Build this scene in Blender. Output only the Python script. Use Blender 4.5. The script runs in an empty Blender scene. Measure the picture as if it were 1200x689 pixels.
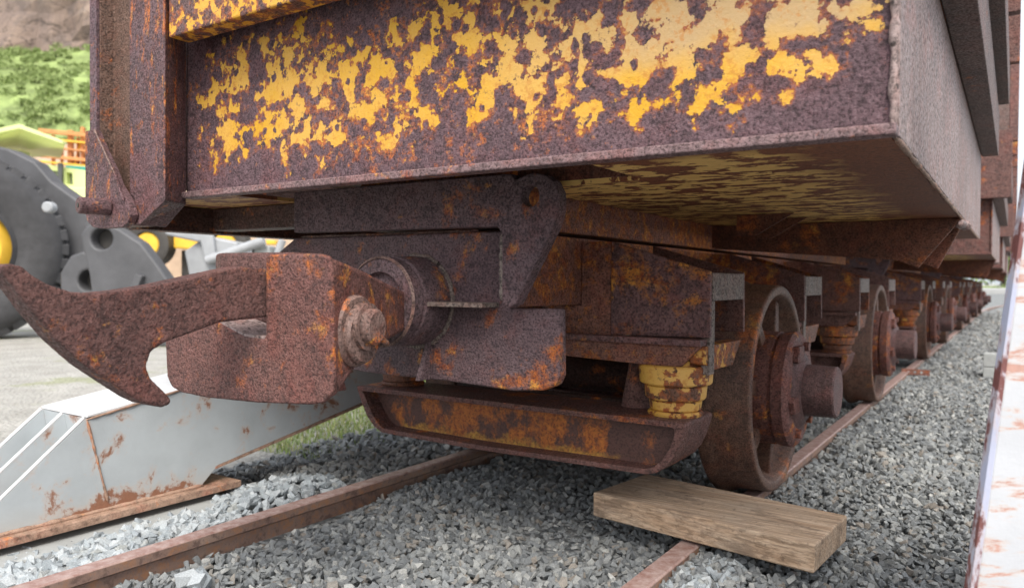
import bpy, bmesh, math, random
import numpy as np
from mathutils import Vector, Matrix, noise as mnoise
from mathutils.geometry import tessellate_polygon
random.seed(7); rng = np.random.default_rng(11)
R = math.radians
sc = bpy.context.scene
C = sc.collection

# ------------------------------------------------------------------ camera
cd = bpy.data.cameras.new('camera'); cam = bpy.data.objects.new('camera', cd); C.objects.link(cam)
cd.sensor_width = 36; cd.lens = 26.58; cd.clip_start = 0.02; cd.clip_end = 3000
right = Vector((.8323242, .55423419, .00780284)); fwd = Vector((-.5540415, .83229067, -.01817317)); up = -Vector((.01656643, -.01080287, -.99980441))
m = Matrix((right, up, -fwd)).transposed().to_4x4(); m.translation = (0, 0, .93)
cam.matrix_world = m
cd.dof.use_dof = True; cd.dof.focus_distance = 2.3; cd.dof.aperture_fstop = 3.0
sc.camera = cam
# ------------------------------------------------------------------ light
SUN_EL, SUN_AZ = R(50), R(143)          # azimuth measured from +Y towards +X
w = bpy.data.worlds.new('World'); sc.world = w; w.use_nodes = True
nt = w.node_tree; bg = nt.nodes['Background']
sky = nt.nodes.new('ShaderNodeTexSky'); sky.sky_type = 'NISHITA'; sky.sun_disc = False
sky.sun_elevation = SUN_EL; sky.sun_rotation = SUN_AZ; sky.air_density = 1.0; sky.dust_density = 6.0; sky.ozone_density = 1.0
hs = nt.nodes.new('ShaderNodeHueSaturation'); hs.inputs['Saturation'].default_value = .6
nt.links.new(sky.outputs[0], hs.inputs['Color']); mxw = nt.nodes.new('ShaderNodeMix'); mxw.data_type = 'RGBA'; mxw.inputs[0].default_value = .55; mxw.inputs[7].default_value = (6.6, 7.0, 7.6, 1)   # thin bright overcast
nt.links.new(hs.outputs[0], mxw.inputs[6]); nt.links.new(mxw.outputs[2], bg.inputs[0]); bg.inputs[1].default_value = .14
sd = bpy.data.lights.new('sun', 'SUN'); sun = bpy.data.objects.new('sun', sd); C.objects.link(sun)
sd.energy = 1.8; sd.angle = R(28); sd.color = (1, .96, .9)
sdir = Vector((math.sin(SUN_AZ) * math.cos(SUN_EL), math.cos(SUN_AZ) * math.cos(SUN_EL), math.sin(SUN_EL)))
sun.rotation_euler = sdir.to_track_quat('Z', 'Y').to_euler()
sc.view_settings.view_transform = 'Standard'; sc.view_settings.look = 'None'
sc.view_settings.exposure = 0.78; sc.view_settings.gamma = 1; sc.view_settings.use_curve_mapping = False
sc.cycles.max_bounces = 6; sc.cycles.diffuse_bounces = 4

# ------------------------------------------------------------------ node helpers
class NB:
    def __init__(s, name):
        s.m = bpy.data.materials.new(name); s.m.use_nodes = True; s.t = s.m.node_tree; s.n = s.t.nodes; s.l = s.t.links
        s.p = s.n['Principled BSDF']; s.tc = s.n.new('ShaderNodeTexCoord').outputs['Object']
    def inp(s, sock, v):
        if v is None: return
        if isinstance(v, bpy.types.NodeSocket): s.l.new(v, sock)
        else:
            if isinstance(v, (tuple, list)) and len(v) == 3 and sock.type == 'RGBA': v = (*v, 1)
            sock.default_value = v
    def mapped(s, scale=(1, 1, 1), loc=(0, 0, 0), rot=(0, 0, 0), src=None):
        n = s.n.new('ShaderNodeMapping'); s.l.new(src or s.tc, n.inputs[0]); n.inputs['Scale'].default_value = scale
        n.inputs['Location'].default_value = loc; n.inputs['Rotation'].default_value = rot; return n.outputs[0]
    def noise(s, scale, detail=4, rough=.55, dist=0, vec=None, lac=2):
        n = s.n.new('ShaderNodeTexNoise'); s.l.new(vec or s.tc, n.inputs['Vector']); n.inputs['Scale'].default_value = scale
        n.inputs['Detail'].default_value = detail; n.inputs['Roughness'].default_value = rough; n.inputs['Distortion'].default_value = dist
        return n.outputs['Fac']
    def voro(s, scale, vec=None, feature='F1', rnd=1, out='Distance'):
        n = s.n.new('ShaderNodeTexVoronoi'); n.feature = feature; s.l.new(vec or s.tc, n.inputs['Vector']); n.inputs['Scale'].default_value = scale
        n.inputs['Randomness'].default_value = rnd; return n.outputs[out]
    def math(s, op, a, b=None, c=None, clamp=False):
        n = s.n.new('ShaderNodeMath'); n.operation = op; n.use_clamp = clamp
        for i, v in enumerate((a, b, c)):
            if v is not None: s.inp(n.inputs[i], v)
        return n.outputs[0]
    def step(s, v, lo, hi, a=0., b=1.):
        n = s.n.new('ShaderNodeMapRange'); s.inp(n.inputs[0], v); n.inputs[1].default_value = lo; n.inputs[2].default_value = hi
        n.inputs[3].default_value = a; n.inputs[4].default_value = b; return n.outputs[0]
    def mix(s, f, a, b, mode='MIX'):
        n = s.n.new('ShaderNodeMix'); n.data_type = 'RGBA'; n.blend_type = mode
        s.inp(n.inputs[0], f); s.inp(n.inputs[6], a); s.inp(n.inputs[7], b); return n.outputs[2]
    def ramp(s, v, stops):
        n = s.n.new('ShaderNodeValToRGB'); s.inp(n.inputs[0], v); e = n.color_ramp.elements
        while len(e) < len(stops): e.new(.5)
        for el, (p, c) in zip(e, stops): el.position = p; el.color = (*c, 1)
        return n.outputs[0]
    def attr(s, name):
        n = s.n.new('ShaderNodeAttribute'); n.attribute_name = name; return n.outputs['Fac']
    def bump(s, h, strength=.5, dist=.003, prev=None):
        n = s.n.new('ShaderNodeBump'); s.inp(n.inputs['Height'], h); n.inputs['Strength'].default_value = strength
        n.inputs['Distance'].default_value = dist
        if prev is not None: s.l.new(prev, n.inputs['Normal'])
        return n.outputs[0]
    def done(s, col, rough=.7, nrm=None, metal=0, spec=.5):
        s.inp(s.p.inputs['Base Color'], col); s.inp(s.p.inputs['Roughness'], rough); s.inp(s.p.inputs['Metallic'], metal)
        s.p.inputs['Specular IOR Level'].default_value = spec
        if nrm is not None: s.l.new(nrm, s.p.inputs['Normal'])
        return s.m

def rust(name, a=(.115, .062, .062), b=(.07, .036, .034), orange=.0, oscale=9, yellow=None, ycol=(.62, .36, .03), grain=1., rough=.52,
         bscale=130, bstr=.9, bdist=.004, off=(0, 0, 0), env=None, streak=1, pale=0., oc=(.60, .165, .022), pits=0):
    k = NB(name)
    v = k.mapped((1, 1, 1), off)
    n1 = k.noise(2.6, 6, .62, .3, v); n2 = k.noise(34, 8, .74, 0, v); n3 = k.noise(bscale, 5, .66, 0, v)
    nm = k.noise(9, 6, .65, 0, k.mapped((1, 1, 1), (off[0] + 11, off[1], off[2])))
    c = k.mix(k.step(n1, .38, .62), b, a)
    c = k.mix(k.step(nm, .50, .66, 0, .6), c, (a[0] * 1.25, a[1] * .72, a[2] * .62))           # redder clouds
    c = k.mix(k.step(n2, .42, .66, .0, .55), c, tuple(min(1, x * 1.7 + .01) for x in a))
    c = k.mix(k.step(n2, .46, .36, .0, .6), c, tuple(x * .45 for x in b))
    c = k.mix(k.step(n3, .49, .40, 0, .75 * grain), c, tuple(x * .30 for x in b))
    c = k.mix(k.step(n3, .59, .68, 0, .38 * grain), c, tuple(min(1, x * 1.8 + .05) for x in a))
    vo = k.mapped((1, 1, 1 / streak), (off[0] + 3, off[1] + 5, off[2]))
    on = k.noise(oscale, 9, .72, .2, vo)
    gl = k.noise(1.7, 2, .5, 0, vo)
    if orange:
        thr = .655 - .26 * orange
        om = k.step(k.math('ADD', on, k.math('MULTIPLY', k.math('SUBTRACT', gl, .5), .5)), thr, thr + .10)
        om = k.math('MULTIPLY', om, k.step(n3, .38, .52, .15, 1))
        oc2 = k.mix(k.step(n2, .42, .54), (.30, .06, .014), oc)
        oc2 = k.mix(k.step(k.noise(oscale * 2.3, 5, .6, 0, vo), .54, .62, 0, .85), oc2, (.78, .36, .05))
        c = k.mix(om, c, oc2)
    if pits:
        pv_ = k.voro(46, k.mapped((1, 1, 1), (4, 4, 4))); pm = k.math('MULTIPLY', k.step(pv_, .34, .20), k.step(n2, .44, .50))
        c = k.mix(k.math('MULTIPLY', pm, pits), c, tuple(x * .25 for x in b))
        c = k.mix(k.step(k.noise(3, 7, .7, 0, k.mapped((1, 1, .25))), .52, .66, 0, .55), c, (b[0] * .9, b[1] * .68, b[2] * .6))
    hgt = k.math('ADD', n3, k.math('MULTIPLY', k.noise(bscale * .30, 6, .7, 0, v), 1.6))
    if yellow:
        scl, thr = yellow[0], yellow[1]
        pv = k.mapped((1, 1, yellow[2] if len(yellow) > 2 else 1), (off[0] + 8, 0, 0))
        yn = k.noise(scl, 10, .62, 0, pv)
        if env:
            ee = k.attr(env)
            vd = k.voro(26, k.mapped((1, 1, .8), (2, 0, 1)))
            big = k.noise(5, 3, .5, 0, pv)
            hole = k.math('MULTIPLY', k.step(vd, .42, .12), k.step(big, .60, .42, .02, .30))
            yn = k.math('SUBTRACT', k.math('ADD', k.math('MULTIPLY', k.math('SUBTRACT', yn, .5), 1.4), ee), hole)
        rim = k.step(yn, thr - .10, thr - .01)
        c = k.mix(k.math('MULTIPLY', rim, k.step(n2, .42, .56, .0, .85)), c, (.44, .12, .028))
        ym = k.step(yn, thr, thr + .018)
        yc = k.mix(k.step(k.noise(3.5, 3, .5, 0, pv), .4, .62), ycol, tuple(min(.9, x * 1.05 + q) for x, q in zip(ycol, (.0, .02, .05))))
        if pale:
            sx = k.n.new('ShaderNodeSeparateXYZ'); k.l.new(k.tc, sx.inputs[0])
            px = k.math('MULTIPLY', k.step(sx.outputs[0], .45, 1.05), k.step(k.math('ADD', sx.outputs[2], k.math('MULTIPLY', k.noise(6, 4), .25)), 1.52, 1.62))
            yc = k.mix(px, yc, (.50, .33, .15))
        yc = k.mix(k.step(n2, .54, .62, 0, .6), yc, (.50, .19, .03)); yc = k.mix(k.step(n2, .40, .34, 0, .7), yc, (.16, .07, .04))
        c = k.mix(ym, c, yc)
        hgt = k.math('ADD', k.math('MULTIPLY', hgt, k.step(ym, 0, 1, 1, .25)), k.math('MULTIPLY', ym, .9))
    return k.done(c, k.math('ADD', k.step(n3, .44, .62, rough + .2, rough - .16), k.step(n2, .35, .65, -.06, .08)), k.bump(hgt, bstr, bdist * 1.9), spec=.5)

M = {}
M['plate'] = rust('painted_rust_plate', (.135, .078, .088), (.088, .048, .056), orange=.22, oscale=26, yellow=(17, .53), env='paint', pale=1, bscale=150, bdist=.0035, ycol=(.64, .34, .014), rough=.55)
M['lip'] = rust('lit_flange_rust', (.24, .155, .155), (.14, .085, .085), orange=.25, oscale=24, off=(1, 3, 3), oc=(.55, .16, .09))  # rust made paler and pinker, light on the flange put into the colour
M['shelf'] = rust('shelf_rust', (.14, .075, .07), (.09, .05, .05), orange=.6, yellow=(20, .525), ycol=(.70, .36, .03), off=(1, 0, 2))
M['post'] = rust('post_rust', (.135, .070, .074), (.085, .042, .044), orange=.66, oscale=26, streak=2.6, off=(4, 1, 0))
M['postbrown'] = rust('post_web_rust', (.15, .085, .06), (.10, .055, .04), orange=.05, off=(2, 1, 0))
M['under'] = rust('underside_rust', (0.180, 0.062, 0.029), (0.102, 0.038, 0.022), orange=.45, oscale=5, yellow=None, off=(0, 3, 0))
M['side'] = rust('side_wall_rust', (.30, .225, .21), (.20, .14, .125), orange=.0, off=(1, 1, 1), grain=.8, bscale=105, pits=1., bdist=.0018)
M['beam'] = rust('beam_rust', (0.175, 0.085, 0.070), (0.106, 0.050, 0.043), orange=.38, oscale=6, off=(7, 0, 0))
M['orange'] = rust('orange_rust', (0.253, 0.115, 0.083), (0.161, 0.071, 0.055), orange=.74, oscale=16, off=(3, 0, 1), oc=(.52, .17, .025))
M['outplate'] = rust('outrigger_rust', (0.195, 0.104, 0.101), (0.117, 0.062, 0.062), orange=.60, oscale=9, off=(6, 0, 4), oc=(.55, .20, .03))
M['gusset'] = rust('gusset_rust', (.17, .08, .045), (.12, .055, .03), orange=.6, oscale=9, yellow=(9, .53), ycol=(.60, .30, .03), off=(3, 4, 4))
M['cap'] = rust('cap_rust', (.235, .19, .165), (.17, .13, .11), orange=0, off=(3, 4, 4), pits=.8)
M['sbeam'] = rust('side_beam_rust', (.16, .105, .09), (.10, .065, .055), orange=.05, off=(3, 1, 4))
M['head'] = rust('headstock_rust', (0.151, 0.096, 0.103), (0.078, 0.049, 0.056), orange=.42, oscale=8, off=(9, 2, 0), bdist=.005)
M['hook'] = rust('hook_rust', (.17, .078, .066), (.10, .045, .040), orange=.02, oscale=16, off=(5, 0, 3), bscale=150, bdist=.006, bstr=1, rough=.5)
M['coupler'] = rust('coupler_rust', (.18, .076, .062), (.10, .042, .036), orange=.36, oscale=9, off=(2, 6, 3), bdist=.005)
M['pin'] = rust('pin_rust', (.19, .12, .10), (.10, .055, .045), orange=.2, oscale=14, off=(2, 9, 3), bscale=120, bdist=.0016)
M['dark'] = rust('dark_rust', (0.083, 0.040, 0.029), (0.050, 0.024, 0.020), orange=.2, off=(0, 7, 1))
M['wheel'] = rust('wheel_rust', (0.156, 0.084, 0.054), (0.090, 0.048, 0.036), orange=.12, oscale=4, streak=1, off=(3, 3, 3), bscale=170, bdist=.002, rough=.45)
M['hub'] = rust('hub_rust', (0.188, 0.077, 0.060), (0.119, 0.050, 0.043), orange=.48, oscale=12, off=(1, 8, 3), bdist=.004)
M['stub'] = rust('stub_rust', (.13, .07, .065), (.095, .05, .048), orange=.04, off=(1, 8, 8), bscale=190, bdist=.003)
M['spring'] = rust('spring_paint', (.15, .07, .04), (.11, .05, .03), orange=.3, oscale=12, yellow=(13, .48, 1), ycol=(.66, .37, .06), off=(1, 2, 5), bdist=.002)
M['springr'] = rust('spring_rust', (.17, .07, .04), (.12, .05, .03), orange=.5, oscale=12, yellow=(7, .62, 1), ycol=(.6, .30, .03), off=(1, 2, 5), bdist=.002)
def m_rail():
    k = NB('rail_steel'); sx = k.n.new('ShaderNodeSeparateXYZ'); k.l.new(k.tc, sx.inputs[0]); n = k.noise(26, 8, .7); g = k.noise(120, 4); b_ = k.noise(2.5, 6, .65)
    side = k.mix(k.step(b_, .38, .62), (.20, .12, .095), (.31, .215, .17)); side = k.mix(k.step(n, .5, .62, 0, .6), side, (.38, .17, .07)); side = k.mix(k.step(n, .46, .38, 0, .6), side, (.07, .04, .035))
    top = k.mix(k.step(n, .38, .62), (.27, .15, .125), (.43, .32, .29))
    c = k.mix(k.step(sx.outputs[2], -.009, -.003), side, top); return k.done(c, .55, k.bump(k.math('ADD', g, n), .6, .002))

M['rail'] = m_rail()
def m_channel():
    k = NB('channel_web_paint')
    n3 = k.noise(120, 3, .6); n2 = k.noise(38, 6, .7)
    sx = k.n.new('ShaderNodeSeparateXYZ'); k.l.new(k.tc, sx.inputs[0])
    c = k.mix(k.noise(4, 5), (.075, .034, .028), (.13, .06, .045))
    on = k.noise(9, 9, .7, .2, k.mapped((1, 1, .7)))
    mid = k.math('MULTIPLY', k.step(k.math('ABSOLUTE', k.math('ADD', sx.outputs[0], .07)), .66, .40), 1.0)
    c = k.mix(k.math('MULTIPLY', k.step(k.math('ADD', on, k.math('MULTIPLY', mid, .12)), .56, .66), .85), c, k.mix(k.step(n2, .35, .65), (.30, .07, .014), (.62, .20, .025)))
    low = k.math('ADD', sx.outputs[2], k.math('MULTIPLY', k.noise(14, 6, .6), -.12))
    ym = k.math('MULTIPLY', k.step(low, .225, .205), k.step(k.math('ADD', mid, k.math('MULTIPLY', k.noise(11, 5), .7)), .75, .95))
    c = k.mix(ym, c, k.mix(k.step(n2, .4, .65), (.50, .27, .045), (.35, .13, .03)))
    c = k.mix(k.step(n3, .5, .4, 0, .5), c, (.02, .01, .008))
    return k.done(c, .6, k.bump(n3, .8, .003))
M['channel'] = m_channel()

def m_floor():   # yellow flaked underside of the body
    k = NB('flaked_yellow_floor')
    v = k.mapped((9, 15, 5)); sx = k.n.new('ShaderNodeSeparateXYZ'); k.l.new(k.tc, sx.inputs[0])
    n = k.noise(1.0, 8, .62, .2, v); g = k.noise(100, 3, .6)
    mid = k.math('ADD', sx.outputs[0], k.math('MULTIPLY', k.noise(5, 3), .3))
    e = k.math('MULTIPLY', k.step(mid, 1.50, 1.34), k.step(mid, -.3, .6, .55, 1))
    ey = k.math('ADD', sx.outputs[1], k.math('MULTIPLY', k.noise(7, 4), .2))
    e = k.math('MULTIPLY', e, k.step(ey, -3.27, -3.17))
    m_ = k.math('MULTIPLY', k.step(n, .49, .505), e)
    c = k.mix(k.noise(3, 5), (.14, .045, .022), (.30, .10, .035))
    c = k.mix(k.step(g, .52, .40, 0, .5), c, (.03, .012, .01))
    c = k.mix(m_, c, k.mix(k.noise(9, 4), (.70, .42, .11), (.84, .56, .20)))
    return k.done(c, .6, k.bump(k.math('ADD', g, m_), .6, .003))
M['floor'] = m_floor()

def m_timber():
    k = NB('weathered_timber')
    v = k.mapped((1.0, 20, 24)); v2 = k.mapped((3, 80, 80))
    g = k.noise(1.5, 7, .7, .25, v); f_ = k.noise(1.5, 4, .7, .3, v2)
    c = k.ramp(g, [(.25, (.38, .245, .155)), (.43, (.50, .35, .235)), (.6, (.58, .44, .32)), (.80, (.44, .29, .185))])
    c = k.mix(k.step(f_, .58, .42, 0, .55), c, (.12, .08, .05))
    c = k.mix(k.step(k.noise(4, 5, .6, 0, k.mapped((1, 1, 1), (2, 0, 0))), .52, .68, 0, .5), c, (.34, .28, .22))
    c = k.mix(k.step(k.noise(40, 3), .60, .70, 0, .5), c, (.10, .07, .05))
    c = k.mix(k.step(k.noise(5.5, 7, .7, .2, k.mapped((.8, 1.6, 1.6), (5, 1, 0))), .53, .62, 0, .6), c, (.15, .105, .075))
    h = k.math('ADD', k.math('MULTIPLY', g, 1.2), f_)
    return k.done(c, .85, k.bump(h, .8, .004), spec=.2)
M['timber'] = m_timber()

def m_white(name, base, rusty, scale=(1, 1, 1), thr=.60, streaky=6, low=None):
    k = NB(name)
    v = k.mapped(scale); n = k.noise(streaky, 9, .7, .4, v); big = k.noise(1.6, 3); g = k.noise(80, 4)
    c = k.mix(k.step(k.noise(5, 6, .6), .4, .7), base, tuple(x * .86 for x in base))
    if low is not None:
        sx = k.n.new('ShaderNodeSeparateXYZ'); k.l.new(k.tc, sx.inputs[0])
        zz = k.math('ADD', sx.outputs[2], k.math('MULTIPLY', k.noise(9, 6), .10))
        c = k.mix(k.step(zz, low + .18, low, 0, .65), c, (.42, .38, .30))
        n = k.math('ADD', n, k.step(zz, low + .15, low + .01, 0, .22))
    s_ = k.math('ADD', n, k.math('MULTIPLY', k.math('SUBTRACT', big, .5), .3))
    c = k.mix(k.step(s_, thr - .05, thr, 0, .35), c, (.56, .40, .30))
    c = k.mix(k.step(s_, thr, thr + .05), c, k.mix(g, rusty, tuple(x * 1.6 for x in rusty)))
    return k.done(c, .5, k.bump(k.math('SUBTRACT', g, s_), .3, .002))
M['girder'] = m_white('blue_white_paint', (.48, .52, .535), (.21, .10, .06), low=.03, thr=.60)
M['girderlit'] = m_white('girder_paint_lit', (.72, .72, .72), (.42, .24, .16), thr=.72)  # girder paint made whiter, the skylight on its top put into the colour
M['panel'] = m_white('white_panel_paint', (.52, .53, .55), (.36, .21, .17), (.25, 1, 3.2), thr=.54, streaky=11)
M['paneledge'] = m_white('scraped_edge', (.42, .44, .55), (.13, .05, .045), (1, 1, .45), thr=.46, streaky=12)
M['edgerust'] = rust('edge_rust', (.38, .25, .18), (.24, .145, .10), orange=.2, oscale=14, grain=.3, bdist=.002)

def plain(name, col, var=.25, scale=6, rough=.6, bump=.2, bs=40, bd=.003):
    k = NB(name); n = k.noise(scale, 6, .6); g = k.noise(bs, 4, .6)
    c = k.mix(k.step(n, .3, .7), tuple(x * (1 - var) for x in col), tuple(min(1, x * (1 + var)) for x in col))
    return k.done(c, rough, k.bump(g, bump, bd))
M['tyre'] = plain('dusty_rubber', (.055, .054, .056), .25, 5, .8, .4, 20, .01)
M['loadergrey'] = plain('grey_machine_paint', (.085, .085, .09), .2, 3, .55, .1)
M['darkbore'] = plain('dark_bore', (.05, .045, .04), .2)
M['yellowp'] = plain('yellow_machine_paint', (.80, .48, .05), .12, 3, .45, .1)
M['lime'] = plain('lime_machine_paint', (.70, .76, .34), .05, 2, .45, .1)
M['glass'] = plain('dark_window', (.20, .22, .16), .4, 3, .1, .02)
M['orangep'] = plain('orange_machine_paint', (.62, .27, .09), .2, 3, .5, .1)
M['teal'] = plain('teal_paint', (.08, .36, .28), .1, 3, .5, .1)
M['lightgrey'] = plain('pale_grey_paint', (.34, .35, .36), .15, 3, .5, .1)
M['concrete'] = plain('concrete', (.36, .37, .36), .12, 12, .9, .4, 90, .003)
M['bark'] = plain('bark', (.13, .10, .08), .3, 8, .9, .5)

def m_leaf():
    k = NB('leaf'); n = k.n.new('ShaderNodeNewGeometry').outputs['Random Per Island']
    c = k.ramp(n, [(0, (.17, .23, .07)), (.5, (.23, .30, .10)), (1, (.32, .38, .15))])
    return k.done(c, .6, spec=.3)
M['leaf'] = m_leaf()
def m_blade():
    k = NB('grass_blade'); n = k.n.new('ShaderNodeNewGeometry').outputs['Random Per Island']
    c = k.ramp(n, [(0, (.16, .22, .05)), (.6, (.26, .36, .10)), (1, (.48, .44, .22))])
    return k.done(c, .6, spec=.3)
M['blade'] = m_blade()

def m_stone(name, stops, hue=(.30, .24, .18)):
    k = NB(name); r = k.n.new('ShaderNodeNewGeometry').outputs['Random Per Island']
    c = k.ramp(r, stops)
    n = k.noise(30, 5, .6); g = k.noise(240, 3, .6)
    c = k.mix(k.step(n, .35, .7, 0, .45), c, k.mix(.5, c, (.42, .42, .40)))
    r2 = k.math('FRACT', k.math('MULTIPLY', r, 37.7))
    c = k.mix(k.step(r2, .93, .95, 0, .55), c, hue)
    c = k.mix(k.step(g, .45, .6, .25, 0), c, (.05, .055, .06))
    return k.done(c, .8, k.bump(k.math('ADD', n, k.math('MULTIPLY', g, .4)), .5, .004), spec=.35)
M['stone'] = m_stone('grey_ballast', [(0, (.135, .145, .15)), (.35, (.20, .212, .218)), (.7, (.28, .29, .285)), (.93, (.34, .345, .33)), (1, (.52, .52, .49))])
M['bluestone'] = m_stone('blue_grey_stone', [(0, (.30, .335, .36)), (.5, (.40, .44, .46)), (1, (.52, .55, .56))], (.40, .40, .36))

def m_ground():
    k = NB('gravel_ground')
    v1 = k.voro(28); col = k.voro(28, out='Color'); n = k.noise(.35, 5, .6); n2 = k.noise(3, 6, .65); f_ = k.noise(60, 4)
    c = k.mix(k.step(n2, .35, .65), (.36, .345, .31), (.50, .48, .44))
    c = k.mix(k.step(f_, .4, .65, 0, .5), c, (.22, .215, .20))
    c = k.mix(k.math('MULTIPLY', k.step(k.noise(1.1, 6, .7), .55, .64), .5), c, (.24, .27, .10))
    sx = k.n.new('ShaderNodeSeparateXYZ'); k.l.new(k.tc, sx.inputs[0])
    # ballast bed along the track: darker crushed stone
    bx = k.math('ADD', sx.outputs[0], k.math('MULTIPLY', k.noise(2.2, 4), .5))
    bed = k.math('MULTIPLY', k.step(bx, -3.45, -3.2), k.step(sx.outputs[0], 9, 7))
    fr = k.n.new('ShaderNodeSeparateColor'); k.l.new(col, fr.inputs[0])
    bc = k.ramp(fr.outputs[0], [(0, (.11, .12, .125)), (.5, (.24, .25, .25)), (1, (.38, .38, .37))])
    far = k.step(sx.outputs[1], 6, 16, 0, .6)
    bc = k.mix(k.step(v1, .3, .75, 0, .8), bc, (.06, .065, .07)); bc = k.mix(far, bc, (.27, .28, .275))
    c = k.mix(bed, c, bc)
    h = k.math('SUBTRACT', f_, k.math('MULTIPLY', v1, 2.))
    return k.done(c, .9, k.bump(h, .8, .012), spec=.2)
M['ground'] = m_ground()
def m_cliff():
    k = NB('rock_face'); v = k.mapped((.5, .5, .22)); n = k.noise(.5, 8, .65, .6, v); n2 = k.noise(1.6, 8, .7, .3, v)
    c = k.ramp(n, [(.3, (.13, .10, .085)), (.45, (.23, .17, .14)), (.6, (.30, .22, .17)), (.75, (.34, .32, .30))])
    c = k.mix(k.step(n2, .52, .36, 0, .7), c, (.13, .105, .095))
    c = k.mix(k.step(k.math('ABSOLUTE', k.math('SUBTRACT', k.noise(.22, 5, .55, .8, k.mapped((1, 1, 1.6), (0, 0, 0), (0, .7, 0))), .5)), .012, .004, 0, .8), c, (.08, .06, .05))
    return k.done(c, .9, k.bump(k.math('ADD', n, n2), 1, .5))
M['cliff'] = m_cliff()
M['slopegreen'] = plain('slope_grass', (.25, .32, .11), .5, .5, .9, .6, 3, .2)
M['road'] = plain('pale_road', (.40, .40, .39), .08, 1, .9, .2)
M['sand'] = plain('sandy_earth', (.40, .29, .20), .25, 1, .9, .2)

# ------------------------------------------------------------------ mesh helpers
def kids(o): return [c for c in bpy.data.objects if c.parent == o]
def wloc(o):
    v = Vector((0, 0, 0))
    while o is not None: v = v + o.location; o = o.parent
    return v
def link(name, bm, mat, parent=None, bevel=0, seg=2, smooth=False, origin=None):
    """ONE mesh object from a bmesh given in world coordinates; moved into its parent's frame"""
    if parent is not None: org = wloc(parent)
    else: org = Vector(origin) if origin else sum((v.co for v in bm.verts), Vector()) / max(1, len(bm.verts))
    for v in bm.verts: v.co = v.co - org
    me = bpy.data.meshes.new(name); bmesh.ops.recalc_face_normals(bm, faces=bm.faces); bm.to_mesh(me); bm.free()
    o = bpy.data.objects.new(name, me); C.objects.link(o)
    if parent is not None: o.parent = parent
    else: o.location = org
    if isinstance(mat, (list, tuple)):
        for q in mat: me.materials.append(q)
    else: me.materials.append(mat)
    if smooth:
        me.polygons.foreach_set('use_smooth', [True] * len(me.polygons))
        me.set_sharp_from_angle(angle=R(smooth if smooth is not True else 35))
    if bevel:
        b = o.modifiers.new('bevel', 'BEVEL'); b.width = bevel; b.segments = seg; b.limit_method = 'ANGLE'; b.angle_limit = R(35)
    return o
def tag(o, label=None, cat=None, group=None, kind=None):
    if label: o['label'] = label
    if cat: o['category'] = cat
    if group: o['group'] = group
    if kind: o['kind'] = kind
    return o
def thing(name, loc, label, cat, group=None):
    o = bpy.data.objects.new(name, None); C.objects.link(o); o.location = loc; o.empty_display_size = .2
    return tag(o, label, cat, group)
def box(bm, x0, x1, y0, y1, z0, z1):
    vs = [bm.verts.new((x, y, z)) for x in (x0, x1) for y in (y0, y1) for z in (z0, z1)]
    for f_ in ((0, 1, 3, 2), (4, 6, 7, 5), (0, 4, 5, 1), (2, 3, 7, 6), (0, 2, 6, 4), (1, 5, 7, 3)): bm.faces.new([vs[i] for i in f_])
def NBm(): return bmesh.new()
def bx(*a):
    b = bmesh.new(); box(b, *a); return b
def prism(bm, pts, holes, place, t0, t1):
    """polygon (2D) with holes extruded between two offsets. place(u, v, t) -> xyz"""
    loops = [pts] + list(holes)
    flat = [p for l in loops for p in l]
    tris = tessellate_polygon([[Vector((p[0], p[1], 0)) for p in l] for l in loops])
    A = [bm.verts.new(place(p[0], p[1], t0)) for p in flat]; B = [bm.verts.new(place(p[0], p[1], t1)) for p in flat]
    if not holes:
        bm.faces.new(A[::-1]); bm.faces.new(B)
    elif len(holes) == 1:      # two clean polygons that meet above and below the hole
        no, h = len(pts), holes[0]; nh = len(h)
        near = lambda q: min(range(no), key=lambda i: (pts[i][0] - q[0]) ** 2 + (pts[i][1] - q[1]) ** 2)
        o1 = min(range(no), key=lambda i: min((pts[i][0] - q[0]) ** 2 + (pts[i][1] - q[1]) ** 2 for q in h))
        h1 = min(range(nh), key=lambda j: (pts[o1][0] - h[j][0]) ** 2 + (pts[o1][1] - h[j][1]) ** 2); h2 = (h1 + nh // 2) % nh
        hc = (sum(q[0] for q in h) / nh, sum(q[1] for q in h) / nh)
        def score(i):
            dx_, dy_ = pts[i][0] - hc[0], pts[i][1] - hc[1]; ex, ey = h[h2][0] - hc[0], h[h2][1] - hc[1]
            return -(dx_ * ex + dy_ * ey) / (math.hypot(dx_, dy_) * math.hypot(ex, ey))
        o2 = min((i for i in range(no) if i != o1), key=score)
        area = sum(pts[i][0] * pts[(i + 1) % no][1] - pts[(i + 1) % no][0] * pts[i][1] for i in range(no))
        ha = sum(h[i][0] * h[(i + 1) % nh][1] - h[(i + 1) % nh][0] * h[i][1] for i in range(nh)); d = 1 if area * ha > 0 else -1
        def walk(a, b, n_, st): 
            r = [a]
            while r[-1] != b: r.append((r[-1] + st) % n_)
            return r
        f1 = walk(o1, o2, no, 1) + [no + j for j in walk(h2, h1, nh, -d)]; f2 = walk(o2, o1, no, 1) + [no + j for j in walk(h1, h2, nh, -d)]
        for f_ in (f1, f2): bm.faces.new([A[i] for i in f_][::-1]); bm.faces.new([B[i] for i in f_])
    else:
        for t in tris:
            try: bm.faces.new([A[i] for i in t][::-1]); bm.faces.new([B[i] for i in t])
            except ValueError: pass
    s = 0
    for l in loops:
        n = len(l)
        for i in range(n):
            a, b = s + i, s + (i + 1) % n
            bm.faces.new((A[a], A[b], B[b], B[a]))
        s += n
    return bm
XZ = lambda u, v, t: (u, t, v)
YZ = lambda u, v, t: (t, u, v)
XY = lambda u, v, t: (u, v, t)
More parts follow.
